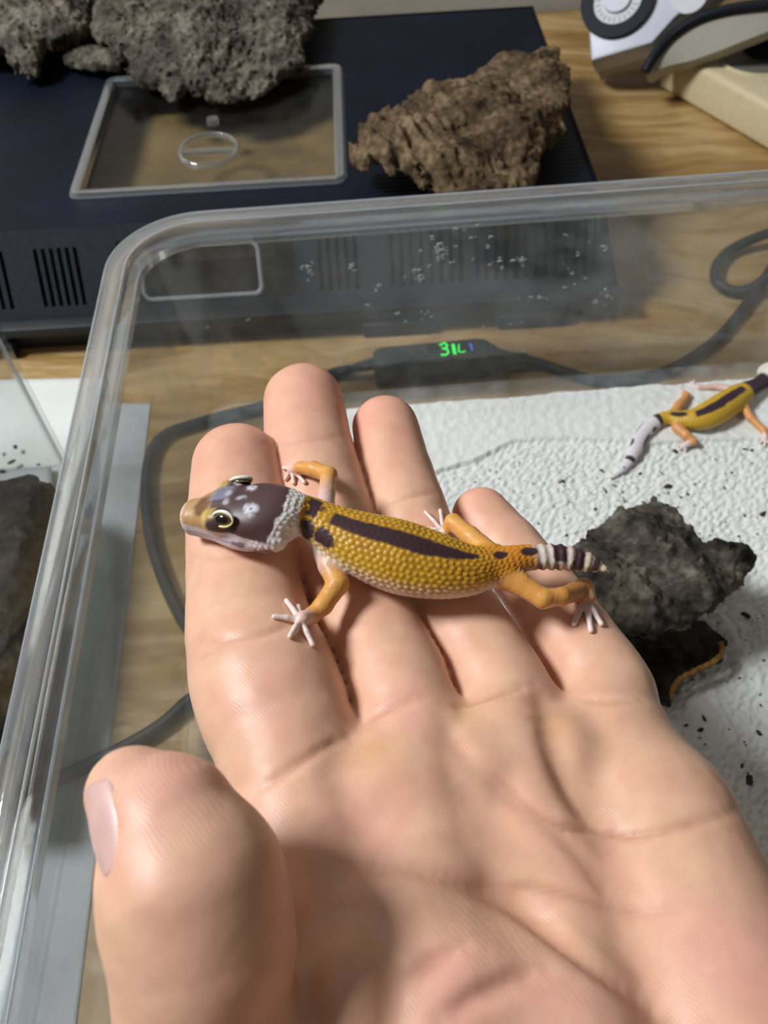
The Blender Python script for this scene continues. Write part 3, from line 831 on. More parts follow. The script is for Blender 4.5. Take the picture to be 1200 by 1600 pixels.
m = MB(); m.box((0, -100, -705), (2600, 1300, 10)); tag(m.build('floor', plain('floor_tiles', (0.30, 0.28, 0.25), 0.6, 0.3, 20, 0.1, 0.05)), kind='structure')

# ================================================================== CLEAR PLASTIC
def clear_plastic(name, haze=0.05, tintc=(0.96, 0.97, 0.97), rough=0.06, scratch=0.5, shine=0.8, hz=(0.62, 0.66, 0.68)):
    t = NT(name); t.t.nodes.remove(t.p)
    tr = t.n('ShaderNodeBsdfTransparent'); tr.inputs[0].default_value = (*tintc, 1)
    gl = t.n('ShaderNodeBsdfGlossy'); gl.inputs['Roughness'].default_value = rough
    df = t.n('ShaderNodeBsdfDiffuse'); df.inputs[0].default_value = (*hz, 1)
    nz = t.n('ShaderNodeTexNoise', Scale=90.0, Detail=6.0); nz.inputs['Roughness'].default_value = 0.65; t.l(t.coords(), nz.inputs['Vector'])
    n2 = t.n('ShaderNodeTexNoise', Scale=14.0, Detail=4.0); t.l(t.coords(), n2.inputs['Vector'])
    mul = t.n('ShaderNodeMath', operation='MULTIPLY'); t.l(t.ramp(nz.outputs[0], [(0.35, (0.4,) * 3), (0.72, (1.6,) * 3)]), mul.inputs[0])
    t.l(t.ramp(n2.outputs[0], [(0.3, (0.5,) * 3), (0.7, (1.5,) * 3)]), mul.inputs[1])
    m2 = t.n('ShaderNodeMath', operation='MULTIPLY', use_clamp=True); m2.inputs[1].default_value = haze; t.l(mul.outputs[0], m2.inputs[0])
    fc_ = t.n('ShaderNodeLayerWeight'); fc_.inputs['Blend'].default_value = 0.5
    pw_ = t.n('ShaderNodeMath', operation='POWER'); pw_.inputs[1].default_value = 5.0; t.l(fc_.outputs['Facing'], pw_.inputs[0])
    lw_ = t.n('ShaderNodeMath', operation='MULTIPLY_ADD'); lw_.inputs[1].default_value = shine; lw_.inputs[2].default_value = 0.035; t.l(pw_.outputs[0], lw_.inputs[0])
    bp = t.n('ShaderNodeBump'); bp.inputs['Strength'].default_value = 0.12 * scratch; bp.inputs['Distance'].default_value = 0.0006
    t.l(n2.outputs[0], bp.inputs['Height']); t.l(bp.outputs[0], gl.inputs['Normal'])
    x1 = t.n('ShaderNodeMixShader'); x2 = t.n('ShaderNodeMixShader')
    t.l(m2.outputs[0], x1.inputs[0]); t.l(tr.outputs[0], x1.inputs[1]); t.l(df.outputs[0], x1.inputs[2])
    t.l(lw_.outputs[0], x2.inputs[0]); t.l(x1.outputs[0], x2.inputs[1]); t.l(gl.outputs[0], x2.inputs[2])
    t.l(x2.outputs[0], t.out.inputs['Surface'])
    return t.m
M_CLEAR = clear_plastic('hazy_clear_plastic', 0.12)
M_CLEAR2 = clear_plastic('clear_plastic_pane', 0.010, shine=0.4)
def solid_plastic(name, painted_sheen=0.085, gloss=0.22):
    """the thick rim: refracts, with some straight-through light"""
    t = NT(name); t.set(Roughness=0.05, IOR=1.49); t.p.inputs['Transmission Weight'].default_value = 1.0
    t.p.inputs['Base Color'].default_value = (0.93, 0.96, 0.98, 1)
    nz = t.n('ShaderNodeTexNoise', Scale=60.0, Detail=5.0); t.l(t.coords((1, 1, 1)), nz.inputs['Vector'])
    t.bump(nz.outputs[0], 0.06, 0.001)
    tr = t.n('ShaderNodeBsdfTransparent'); tr.inputs[0].default_value = (0.9, 0.93, 0.95, 1)
    df = t.n('ShaderNodeBsdfPrincipled'); df.inputs['Base Color'].default_value = (0.72, 0.76, 0.82, 1); df.inputs['Roughness'].default_value = gloss
    x = t.n('ShaderNodeMixShader'); x.inputs[0].default_value = 0.5
    t.l(tr.outputs[0], x.inputs[1]); t.l(t.p.outputs[0], x.inputs[2])
    x3 = t.n('ShaderNodeMixShader'); x3.inputs[0].default_value = painted_sheen  # pale bluish share painted in for the bright room reflected by the plastic
    t.l(x.outputs[0], x3.inputs[1]); t.l(df.outputs[0], x3.inputs[2]); t.l(x3.outputs[0], t.out.inputs['Surface'])
    return t.m
M_RIM = solid_plastic('thick_clear_plastic'); M_RIDGE = solid_plastic('brightened_clear_plastic', 0.35, 0.2)  # the ridge version is paler, with edge brightness put into its colour

def rrect(x0, x1, y0, y1, r, off, n=10):
    x0 -= off; x1 += off; y0 -= off; y1 += off; r = max(r + off, 0.3); out = []
    for cx, cy, a0 in ((x1 - r, y1 - r, 0), (x0 + r, y1 - r, 90), (x0 + r, y0 + r, 180), (x1 - r, y0 + r, 270)):
        for k in range(n + 1):
            a = math.radians(a0 + 90 * k / n); out.append((cx + r * math.cos(a), cy + r * math.sin(a)))
    return out
def sweep_rrect(prof, rect, r, M=None, o=(0, 0, 0), n=10):
    """closed profile [(offset, z)] swept round a rounded rectangle"""
    rings = [[(x, y, z) for x, y in rrect(*rect, r, off, n)] for off, z in prof]
    L = len(rings[0]); V = np.array([p for R_ in rings for p in R_]); F = []
    for i in range(len(prof)):
        j = (i + 1) % len(prof)
        for k in range(L): F.append((i * L + k, i * L + (k + 1) % L, j * L + (k + 1) % L, j * L + k))
    if M is not None: V = V @ np.asarray(M).T + np.asarray(o)
    return V, F
yaw = math.radians(1.4)
TM = np.array([[math.cos(yaw), -math.sin(yaw), 0], [math.sin(yaw), math.cos(yaw), 0], [0, 0, 1]])
TO = np.array([-75.6, 226.5, 0.0])                          # back left outer corner of the rim
RECT = (9.0, 222.0, -272.0, -9.0)
tub = thing('plastic_tub', 'large hazy clear plastic tub with a rounded rim standing under the hand', 'tub')
# walls: tapered shell and a floor slab
V, F = sweep_rrect([(-9.0, 5.8), (-0.2, 62), (1.3, 62), (-7.4, 4.6), (-9.0, 4.6)], RECT, 17, TM, TO)
link('tub_wall', V, F, M_CLEAR, tub).data.set_sharp_from_angle(angle=math.radians(40))
pts = rrect(*RECT, 17, -9.05); m = MB(); m.prism([tuple((TM @ np.array([x, y, 0]) + TO)[:2]) for x, y in pts], 4.6, 5.8); m.build('tub_floor', M_CLEAR, tub)
for x_, y_ in ((26, -40), (205, -40), (26, -245), (205, -245)):
    p_ = TM @ np.array([x_, y_, 0]) + TO; m = MB(); m.tube([p_ + np.array([0, 0, 0.1]), p_ + np.array([0, 0, 4.6])], [5, 6], 20); m.build('foot', M_CLEAR2, tub)
V, F = sweep_rrect([(-0.2, 62), (-0.2, 65.0), (2.4, 66.0), (2.6, 68.2), (3.4, 68.8), (7.2, 68.8), (8.3, 68.2), (9.0, 66.5), (9.0, 60.5), (8.0, 60.5), (7.6, 66.0), (6.6, 66.8), (4.6, 66.8), (3.8, 66.0), (3.4, 63.6), (1.3, 62)], RECT, 17, TM, TO, 14)
link('tub_rim', V, F, M_RIM, tub).data.set_sharp_from_angle(angle=math.radians(50))
for off_, z_, r_ in ((8.6, 68.1, 0.34), (3.0, 68.5, 0.30), (0.9, 63.4, 0.34), (9.0, 60.6, 0.3)):
    V, F = sweep_rrect([(off_ + r_ * math.cos(k * math.pi / 3), z_ + r_ * math.sin(k * math.pi / 3)) for k in range(6)][::-1], RECT, 17, TM, TO, 14)
    link('rim_edge_highlight', V, F, M_RIDGE, tub)  # extra pale beads that draw bright highlights along the rim's edges
def on_wall(u, v, lift=0.4):
    """point on the inside of the tub's far wall"""
    n = TM @ np.array([0, 1, 0]); p0 = TM @ np.array([100, -9 - 7.0, 0]) + TO + np.array([0, 0, 20])
    return atplane(u, v, p0, np.array([n[0], n[1], -0.156])) - n * lift
# dried drops and flakes stuck on the far wall
M_DRIED = plain('dried_drops', (0.60, 0.62, 0.62), 0.35, 0.5, 1200, 0.3, 0.3)
m = MB(); rr_ = random.Random(3)
def fleck(u, v, s_):
    p = on_wall(u, v, 0.1); k = rr_.randint(3, 5); pts = []
    a0 = rr_.uniform(0, 6.28)
    for j in range(k + 2):
        a_ = a0 + j * rr_.uniform(0.5, 1.0); pts.append(p + np.array([math.cos(a_) * s_, 0, math.sin(a_) * s_ * 0.8]))
    m.tube(pts, [s_ * rr_.uniform(0.12, 0.28) for _ in pts], 5)
for (u, v, n_, sp) in [(684, 392, 22, 20), (655, 432, 8, 14), (815, 408, 9, 12), (775, 416, 5, 12), (945, 462, 7, 14), (665, 488, 5, 16), (480, 420, 8, 14), (550, 410, 5, 12), (900, 420, 10, 40), (740, 370, 10, 60), (830, 480, 8, 70), (600, 500, 6, 60), (350, 520, 6, 60), (945, 392, 5, 10)]:
    for _ in range(n_): fleck(u + rr_.gauss(0, sp * 0.5), v + rr_.gauss(0, sp * 0.5), rr_.uniform(0.25, 0.9))
tag(m.build('dried_flecks', M_DRIED, tub), kind='stuff')

# ================================================================== DARK ENCLOSURE
M_NAVY = None
def navy():
    t = NT('ribbed_navy_plastic')
    wv = t.n('ShaderNodeTexWave', wave_type='BANDS', bands_direction='Y', Scale=110.0); t.l(t.coords(), wv.inputs['Vector'])
    nz = t.n('ShaderNodeTexNoise', Scale=35.0, Detail=5.0); t.l(t.coords(), nz.inputs['Vector'])
    t.l(t.ramp(nz.outputs[0], [(0.3, (0.0018, 0.0035, 0.010)), (0.7, (0.003, 0.006, 0.018))]), t.p.inputs['Base Color'])
    t.set(Roughness=0.5); t.p.inputs['Specular IOR Level'].default_value = 0.22
    t.bump(wv.outputs['Fac'], 0.25, 0.0004); return t.m
M_NAVY = navy()
M_BLACK = plain('black_plastic', (0.012, 0.014, 0.018), 0.5, 0.4, 500, 0.2, 0.04)
M_FACE = plain('dark_grey_plastic', (0.022, 0.026, 0.036), 0.5, 0.4, 500, 0.2, 0.04)
def holed(xs, ys, holes, th, M, o):
    """slab of cells between the cuts xs, ys, without the cells in holes; local x, y in plane, z thickness"""
    bm_ = MB(); nx, ny = len(xs) - 1, len(ys) - 1
    solid = lambda i, j: 0 <= i < nx and 0 <= j < ny and (i, j) not in holes
    vd = {}; b2 = bmesh.new()
    def vert(i, j, k):
        if (i, j, k) not in vd: vd[(i, j, k)] = b2.verts.new((xs[i], ys[j], -th if k else 0))
        return vd[(i, j, k)]
    for i in range(nx):
        for j in range(ny):
            if not solid(i, j): continue
            b2.faces.new([vert(i, j, 0), vert(i + 1, j, 0), vert(i + 1, j + 1, 0), vert(i, j + 1, 0)])
            b2.faces.new([vert(i, j + 1, 1), vert(i + 1, j + 1, 1), vert(i + 1, j, 1), vert(i, j, 1)])
            for (di, dj, p, q_) in ((-1, 0, (i, j + 1), (i, j)), (1, 0, (i + 1, j), (i + 1, j + 1)), (0, -1, (i, j), (i + 1, j)), (0, 1, (i + 1, j + 1), (i, j + 1))):
                if not solid(i + di, j + dj):
                    b2.faces.new([vert(*p, 0), vert(*p, 1), vert(*q_, 1), vert(*q_, 0)])
    M = np.asarray(M)
    bmesh.ops.transform(b2, matrix=Matrix.Translation(Vector(o)) @ Matrix([[*M[0], 0], [*M[1], 0], [*M[2], 0], [0, 0, 0, 1]]), verts=b2.verts)
    bmesh.ops.recalc_face_normals(b2, faces=b2.faces[:])
    bm_.add(b2); return bm_
H_E = 40.0; EX0, EX1 = -215.0, 85.0; EY0, EY1 = 267.0, 428.0
encl = thing('reptile_enclosure', 'flat dark navy plastic enclosure with vent slits and a clear hatch behind the tub', 'enclosure')
HX0, HX1, HY0, HY1 = -108.5, -8.0, 286.0, 376.0
holed([EX0, HX0 + 2, HX1 - 2, EX1], [EY0, HY0 + 2, HY1 - 2, EY1], {(1, 1)}, 2.0, np.eye(3), (0, 0, H_E)).build('top_panel', M_NAVY, encl, angle=30)
# sloping front panel with slits and a door opening: local x along, y up the slope
FB = np.array([0, 251.0, 12.0]); FT = np.array([0, EY0, H_E]); fy = (FT - FB); FL = np.linalg.norm(fy); fy /= FL
fx = np.array([1.0, 0, 0]); fn = np.cross(fx, fy); FM = np.stack([fx, fy, fn], 1)
def onface(u, v):
    p = atplane(u, v, FB, fn); return p[0], (p - FB) @ fy
slits = []
def slit_run(u0, u1, v, n_, y0=5.0, y1=25.5):
    a = onface(u0, v)[0]; b = onface(u1, v)[0]
    for k in range(n_):
        x = a + (b - a) * k / (n_ - 1); slits.append((x - 0.75, x + 0.75))
slit_run(-75, 8, 430, 7); slit_run(62, 124, 430, 6)
slit_run(500, 556, 410, 5); slit_run(612, 720, 400, 8); slit_run(745, 930, 400, 13)
DX0, DY0 = onface(196, 470)[0], 4.0; DX1 = onface(462, 440)[0]; DY1 = 26.5
xs = sorted({EX0 + 2, EX1 - 2, DX0, DX1} | {x for s_ in slits for x in s_}); ys = [0, 4.0, 5.0, 25.5, 26.5, FL]
holes = set()
for i in range(len(xs) - 1):
    mx = 0.5 * (xs[i] + xs[i + 1])
    if any(a < mx < b for a, b in slits): holes.add((i, 2))
    if DX0 < mx < DX1: holes |= {(i, 1), (i, 2), (i, 3)}
holed(xs, ys, holes, 2.2, FM, FB).build('front_panel', M_FACE, encl, angle=30)
m = MB(); m.box((-62, 346, 23.2), (284, 156, 1.6)); m.build('added_floor', plain('added_brown_board', (0.19, 0.125, 0.052), 0.6, 0.2, 60, 0.25, 0.1), encl)  # board added high in the enclosure so lamp light reaches it
# black strips put behind the slits to stand in for the shade inside
m = MB()
m.box((-150, 268, 26), (80, 1.0, 24)); m.build('slit_shade', M_BLACK, encl)
m = MB(); m.box((24, 268, 26), (118, 1.0, 24)); m.build('slit_shade', M_BLACK, encl)
# sides, back and plinth
side = [(EX1, EY0, H_E), (EX1, EY1, H_E), (EX1 + 6, EY1 + 3, 8), (EX1 + 8, 249, 8)]
sv = np.array(side + [(x - 2.2, y, z) for x, y, z in side]); link('side_panel', sv, [(3, 2, 1, 0), (4, 5, 6, 7), (0, 1, 5, 4), (1, 2, 6, 5), (2, 3, 7, 6), (3, 0, 4, 7)], M_FACE, encl, smooth=False)
fc = np.array([(EX1 - 2.2, EY0, H_E), (EX1, EY0, H_E), (EX1 + 8, 249, 8), (EX1 - 2.2, 249, 8)])
fc = np.concatenate([fc, fc + np.array([0, 2.2, -0.6])]); link('corner_panel', fc, [(0, 3, 2, 1), (4, 5, 6, 7), (0, 1, 5, 4), (1, 2, 6, 5), (2, 3, 7, 6), (3, 0, 4, 7)], M_FACE, encl, smooth=False)
m = MB(); m.box((EX0 + 1, 345, 22), (2, 160, 36)); m.build('side_panel', M_FACE, encl)
m = MB(); m.box(((EX0 + EX1) / 2, EY1 - 1, 21), (EX1 - EX0, 2, 38)); m.build('back_panel', M_FACE, encl)
m = MB()
for c_, s_ in (((-62, 249, 10.5), (312, 6, 4.0)), ((-62, 251.5, 6.0), (308, 3, 12)), ((EX1 + 6.5, 340, 6), (3, 184, 12)), ((EX0 + 1, 340, 6), (3, 184, 12)), ((-62, EY1, 6), (308, 3, 12))):
    m.box(c_, s_, bevel=0.7)
m.build('plinth', M_BLACK, encl)
for x_ in (-148, 9, 60):
    m = MB(); m.box((x_, 248.2, 3.0), (26, 7, 6), bevel=1.0); m.build('foot', M_BLACK, encl)
# clear top hatch: a shallow tray lid with a raised edge, finger ring and peg
V, F = sweep_rrect([(-3.2, H_E - 1.0), (-2.6, H_E + 1.6), (-0.6, H_E + 2.2), (0.6, H_E + 2.0), (1.8, H_E + 0.3), (-0.4, H_E + 0.3), (-1.6, H_E - 2.2)], (HX0, HX1, HY0, HY1), 3.0, n=4)
hatch = link('hatch_lid', V, F, M_RIM, encl); hatch.data.set_sharp_from_angle(angle=math.radians(40))
m = MB(); m.box(((HX0 + HX1) / 2, (HY0 + HY1) / 2, H_E - 1.8), (HX1 - HX0 - 4, HY1 - HY0 - 4, 1.0)); m.build('hatch_pane', M_CLEAR2, hatch)
RC = at(326, 234, H_E); V, F = sweep_rrect([(0, H_E - 1.3), (0, H_E + 0.8), (1.1, H_E + 1.0), (1.6, H_E - 1.3)], (RC[0] - 10.5, RC[0] + 10.5, RC[1] - 11, RC[1] + 11), 10.4, n=10)
link('finger_ring', V, F, M_RIM, hatch)
m = MB(); m.tube([(RC[0] - 10.5, RC[1] - 0.5, H_E - 0.2), (RC[0] + 10.5, RC[1] - 0.5, H_E - 0.2)], 1.3, 10); m.build('finger_bar', M_RIM, hatch)
PC = at(332, 187, H_E); m = MB(); m.tube([PC + np.array([0, 0, -1.5]), PC + np.array([0, 0, 0.6])], [2.6, 2.4], 16); m.build('peg', M_RIM, hatch)
# clear front door in its opening, with a rounded raised panel
door = (DX0, DX1, DY0, DY1)
m = MB(); m.box(FB + fx * (DX0 + DX1) / 2 + fy * (DY0 + DY1) / 2 - fn * 1.0, (DX1 - DX0 - 0.6, DY1 - DY0 - 0.6, 1.0), FM); dr = m.build('front_door', M_CLEAR2, encl)
a0, a1 = onface(222, 440)[0], onface(408, 440)[0]
V, F = sweep_rrect([(-0.9, 0), (-0.5, 0.9), (0.5, 0.9), (0.9, 0)], (a0, a1, DY0 + 1.4, DY1 - 2.6), 3.0, FM, FB - fn * 0.5, n=5)
link('door_ridge', V, F, M_RIDGE, dr)

# ================================================================== BARK
def bark_material(name, dark, mid, light):
    t = NT(name); v = t.coords()
    n1_ = t.n('ShaderNodeTexNoise', Scale=70.0, Detail=8.0); n1_.inputs['Roughness'].default_value = 0.62; t.l(v, n1_.inputs['Vector'])
    n2_ = t.n('ShaderNodeTexNoise', Scale=420.0, Detail=6.0); t.l(v, n2_.inputs['Vector'])
    vo = t.n('ShaderNodeTexVoronoi', Scale=170.0); t.l(v, vo.inputs['Vector'])
    a = t.n('ShaderNodeMath', operation='MULTIPLY_ADD'); a.inputs[1].default_value = 0.45; t.l(n2_.outputs[0], a.inputs[0]); t.l(n1_.outputs[0], a.inputs[2])
    t.l(t.ramp(a.outputs[0], [(0.52, dark), (0.72, mid), (0.92, light)]), t.p.inputs['Base Color'])
    s_ = t.n('ShaderNodeMath', operation='ADD'); t.l(a.outputs[0], s_.inputs[0]); t.l(vo.outputs['Distance'], s_.inputs[1])
    t.set(Roughness=0.85); t.p.inputs['Specular IOR Level'].default_value = 0.2
    t.bump(s_.outputs[0], 0.7, 0.0014); return t.m
M_BARK_B = bark_material('brown_bark', (0.022, 0.014, 0.008), (0.10, 0.066, 0.036), (0.25, 0.175, 0.105))
M_BARK_G = bark_material('grey_bark', (0.022, 0.019, 0.015), (0.095, 0.082, 0.064), (0.23, 0.20, 0.16))
M_BARK_E = bark_material('blackish_bark', (0.006, 0.006, 0.005), (0.024, 0.022, 0.017), (0.07, 0.062, 0.05))
M_BARK_D = bark_material('dark_bark', (0.010, 0.009, 0.008), (0.062, 0.054, 0.043), (0.21, 0.185, 0.145))
def in_poly_dist(P2, poly):
    poly = np.asarray(poly); n = len(poly); d = np.full(len(P2), 1e9); ins = np.zeros(len(P2), bool)
    for i in range(n):
        a, b = poly[i], poly[(i + 1) % n]; ba = b - a; pa = P2 - a
        t = np.clip(pa @ ba / (ba @ ba), 0, 1); d = np.minimum(d, np.linalg.norm(pa - t[:, None] * ba, axis=1))
        c1 = (a[1] > P2[:, 1]) != (b[1] > P2[:, 1])
        with np.errstate(divide='ignore', invalid='ignore'):
            xx = ba[0] * (P2[:, 1] - a[1]) / ba[1] + a[0]
        ins ^= c1 & (P2[:, 0] < xx)
    return np.where(ins, -d, d)
def bark(label, outline_px, zref, height, thick, mat, h=1.0, rough=1.6, groove=None, extra=None, zmin=None, seed=0.0, group=None):
    """a slab of bark: outline (pixel, height) pairs give the plan, height(x, y) its curled mid surface"""
    poly = np.array([at(u, v, z)[:2] for (u, v, z) in [(p + (zref,)) if len(p) == 2 else p for p in outline_px]])
    def fn(P):
        wob = np.stack([fbm(P * 0.16 + seed, 3), fbm(P * 0.16 + 40 + seed, 3)], 1) * 2.2
        d2 = in_poly_dist(P[:, :2] + wob, poly)
        zz = height(P[:, 0], P[:, 1])
        d = np.maximum(d2, np.abs(P[:, 2] - zz) - thick * np.clip(0.45 + 0.10 * -d2, 0.4, 1.0)) * 0.7
        d = d - 0.22 * rough * fbm(P * np.array([0.5, 0.8, 0.8]) + seed, 2, True) - rough * 0.5 * fbm(P * 0.11 + seed, 3, True) - rough * 0.35 * fbm(P * 0.33 + seed, 3, True) + rough * 0.35
        if groove is not None: d = d + groove(P)
        if extra is not None: d = extra(P, d)
        if zmin is not None: d = np.maximum(d, zmin - P[:, 2])
        return d
    lo2, hi2 = poly.min(0) - 5, poly.max(0) + 5
    zs = height(np.array([x for x in np.linspace(lo2[0], hi2[0], 30) for _ in range(30)]), np.array(list(np.linspace(lo2[1], hi2[1], 30)) * 30))
    V, Q, N = surface(fn, (*lo2, zs.min() - thick - 4), (*hi2, zs.max() + thick + 5), h)
    o = link('cork_bark', V, Q, mat); return tag(o, label, 'bark', group), poly
# brown curled piece on the right of the enclosure
cB = at(735, 210, 52)
def hB(x, y):
    a = (x - cB[0]) * 0.8 + (y - cB[1]) * 0.6; b = -(x - cB[0]) * 0.6 + (y - cB[1]) * 0.8
    return 57.0 - 0.0060 * b * b - 0.0010 * a * a + 1.8 * np.sin(a * 0.18) + 1.2 * np.sin(b * 0.3)
def gB(P):
    m_ = step(-(P[:, 0] - cB[0]), 2, 22)
    return m_ * 0.9 * np.sin((P[:, 0] * 0.9 + 0.35 * P[:, 1]) * 1.15 + 1.6 * fbm(P * 0.05, 2)) + 0.3 * (1 - m_) * np.sin(P[:, 0] * 0.3 - P[:, 1] * 0.5)
bark('brown furrowed bark piece on the enclosure beside the clear hatch',
     [(545, 240), (572, 208), (606, 182), (640, 158), (652, 140), (676, 142), (694, 150), (742, 112), (790, 78), (818, 62), (838, 56), (848, 42), (858, 60), (868, 66), (872, 88), (884, 112), (884, 150), (878, 200), (846, 226), (834, 262), (818, 292), (790, 302), (735, 302), (682, 300), (660, 278), (640, 268), (606, 262), (580, 254)],
     53, hB, 4.0, M_BARK_B, 0.9, 2.4, gB, zmin=H_E + 0.2, seed=3.0)
# big grey piece over the far edge of the hatch, a second one left of it, and a small dark one under them
cG = at(310, 20, 58)
def hG(x, y): return 56 - 0.0025 * (x - cG[0]) ** 2 - 0.004 * np.minimum(y - cG[1] - 10, 0) ** 2 + 2 * np.sin(x * 0.16)
bark('big grey bark slab overhanging the far edge of the clear hatch',
     [(138, -40), (500, -46), (486, 8), (478, 40), (466, 60), (468, 78), (440, 86), (420, 96), (404, 106), (386, 122), (362, 134), (338, 130), (318, 116), (300, 112), (282, 106), (258, 124), (246, 104), (214, 100), (196, 84), (180, 66), (150, 48), (140, 20)],
     53, hG, 4.2, M_BARK_G, 0.9, 3.8, zmin=H_E + 2.6, seed=11.0)
cL = at(50, 10, 56)
def hL(x, y): return 57 - 0.005 * (x - cL[0]) ** 2 - 0.005 * (y - cL[1]) ** 2
bark('grey bark piece in the far corner left of the biggest slab',
     [(-60, -50), (124, -50), (130, 10), (136, 36), (112, 52), (84, 58), (60, 60), (46, 82), (22, 84), (4, 70), (-20, 66), (-60, 60)],
     54, hL, 5.0, M_BARK_G, 0.9, 3.4, zmin=H_E + 0.3, seed=23.0)
cS = at(150, 86, 46)
def hS(x, y): return 45.5 - 0.006 * (x - cS[0]) ** 2 + 0 * y
bark('small dark brown bark stub in the shade under the grey bark',
     [(98, 84), (130, 80), (160, 78), (192, 88), (190, 104), (160, 108), (128, 104), (104, 98)], 45, hS, 3.2, M_BARK_D, 0.9, 1.2, zmin=H_E + 0.3, seed=31.0)
# bark hide in the tub: arched, its open side towards the lower right
cT = at(1010, 900, 24)
def hT(x, y):
    a = (x - cT[0]); b = (y - cT[1])
    return 30 - 0.016 * (a + 8) ** 2 * (a < -8) - 0.010 * np.maximum(a - 4, 0) ** 2 - 0.010 * np.maximum(b - 2, 0) ** 2 - 0.004 * np.minimum(b + 6, 0) ** 2 + 1.5 * np.sin(a * 0.3 + b * 0.2)
def eT(P, d):
    tw = rc(P, at(1082, 880, 20), at(1124, 866, 17), 1.6, 1.3); d = smin(d, tw, 0.8)
    return d
hide, _ = bark('dark knobbly bark hide on the towel beside the little finger',
     [(884, 900), (915, 862), (950, 836), (985, 812), (1012, 803), (1040, 822), (1062, 846), (1084, 880), (1112, 880), (1140, 872), (1164, 872), (1168, 888), (1150, 912), (1118, 948), (1104, 968), (1088, 982), (1060, 990), (1030, 1002), (1004, 1020), (960, 1010), (900, 960)],
     22, hT, 3.4, M_BARK_D, 0.8, 2.2, None, eT, zmin=7.6, seed=47.0)
low, _ = bark('x', [(930, 985), (1000, 985), (1096, 972), (1112, 986), (1130, 1000), (1128, 1022), (1106, 1036), (1076, 1046), (1062, 1062), (1054, 1085), (1044, 1104), (1010, 1085), (960, 1030)],
              12, lambda x, y: 11.5 + 0.0 * x, 2.6, M_BARK_E, 0.8, 1.4, zmin=7.6, seed=53.0)
del low['label'], low['category']; low.name = 'lower_layer'; low.data.name = 'lower_layer'; low.parent = hide
m = MB(); m.tube(spline([at(1046, 1098, 12), at(1052, 1076, 13), at(1064, 1060, 14), at(1088, 1047, 15), at(1112, 1036, 15), at(1128, 1020, 15), at(1126, 1002, 16)], 5), [0.5 + 0.35 * abs(math.sin(k * 1.7)) for k in range(31)], 7)
m.build('split_edge', plain('raw_orange_wood', (0.30, 0.16, 0.045), 0.8, 0.2, 900, 0.4, 0.4), hide)
cE = at(30, 950, 20)
def hE(x, y): return 22 - 0.004 * (x - cE[0]) ** 2 - 0.001 * (y - cE[1]) ** 2
bark('dark bark lump inside the neighbouring bin at the left edge',
     [(-160, 752), (-60, 740), (10, 745), (40, 740), (72, 752), (88, 764), (84, 800), (70, 880), (50, 960), (20, 1090), (-30, 1250), (-200, 1250)], 26, hE, 9.0, M_BARK_E, 1.3, 2.0, None, lambda P, d: np.maximum(np.maximum(d, P[:, 0] + 85.5), -P[:, 0] - 256), zmin=3.2, seed=59.0)

# ================================================================== PAPER
def paper_material(name, base=(0.80, 0.82, 0.80), bump=0.5):
    t = NT(name); v = t.coords()
    n1_ = t.n('ShaderNodeTexNoise', Scale=30.0, Detail=4.0); t.l(v, n1_.inputs['Vector'])
    t.l(t.ramp(n1_.outputs[0], [(0.25, tuple(np.array(base) * 0.9)), (0.6, base)]), t.p.inputs['Base Color'])
    n2_ = t.n('ShaderNodeTexNoise', Scale=900.0, Detail=4.0); t.l(v, n2_.inputs['Vector'])
    t.bump(n2_.outputs[0], bump, 0.0004); t.set(Roughness=0.9); t.p.inputs['Specular IOR Level'].default_value = 0.1
    return t.m
M_TOWEL = paper_material('white_towel', (0.74, 0.76, 0.74)); M_PAPER = paper_material('grey_white_paper', (0.44, 0.46, 0.47), 0.3)
def sheet(name, corners, nu, nv, hfun, mat, thick=0.35, jag=0.0):
    c0, c1, c2, c3 = [np.asarray(c, float) for c in corners]
    a, b = np.meshgrid(np.linspace(0, 1, nu), np.linspace(0, 1, nv), indexing='ij'); a = a.ravel()[:, None]; b = b.ravel()[:, None]
    P = (1 - a) * (1 - b) * c0 + a * (1 - b) * c1 + a * b * c2 + (1 - a) * b * c3
    if jag: P[:, :2] += jag * np.stack([fbm(P * 0.05, 3), fbm(P * 0.05 + 9, 3)], 1)
    P[:, 2] += hfun(P[:, 0], P[:, 1], a[:, 0], b[:, 0])
    i = np.arange((nu - 1) * (nv - 1)); k = (i // (nv - 1)) * nv + i % (nv - 1)
    f1 = np.stack([k, k + nv, k + nv + 1, k + 1], 1)
    ring = [x * nv for x in range(nu)] + [(nu - 1) * nv + x for x in range(1, nv)] + [x * nv + nv - 1 for x in range(nu - 2, -1, -1)] + [x for x in range(nv - 2, 0, -1)]
    n_ = nu * nv; f3 = np.array([[ring[(x + 1) % len(ring)], ring[x], ring[x] + n_, ring[(x + 1) % len(ring)] + n_] for x in range(len(ring))])
    V = np.concatenate([P, P - np.array([0, 0, thick])]); F = np.concatenate([f1, f1[:, ::-1] + n_, f3])
    flat = (c1 - c0)[0] * (c3 - c0)[1] - (c1 - c0)[1] * (c3 - c0)[0]
    if flat < 0: F = F[:, ::-1]
    return link(name, V, F, mat)
fold = [at(u, v, 7)[:2] for u, v in [(560, 770), (676, 742), (740, 722), (800, 692), (860, 688), (940, 690), (1010, 696), (1100, 690), (1230, 690)]]
fx_ = np.array([p[0] for p in fold]); fy_ = np.array([p[1] for p in fold])
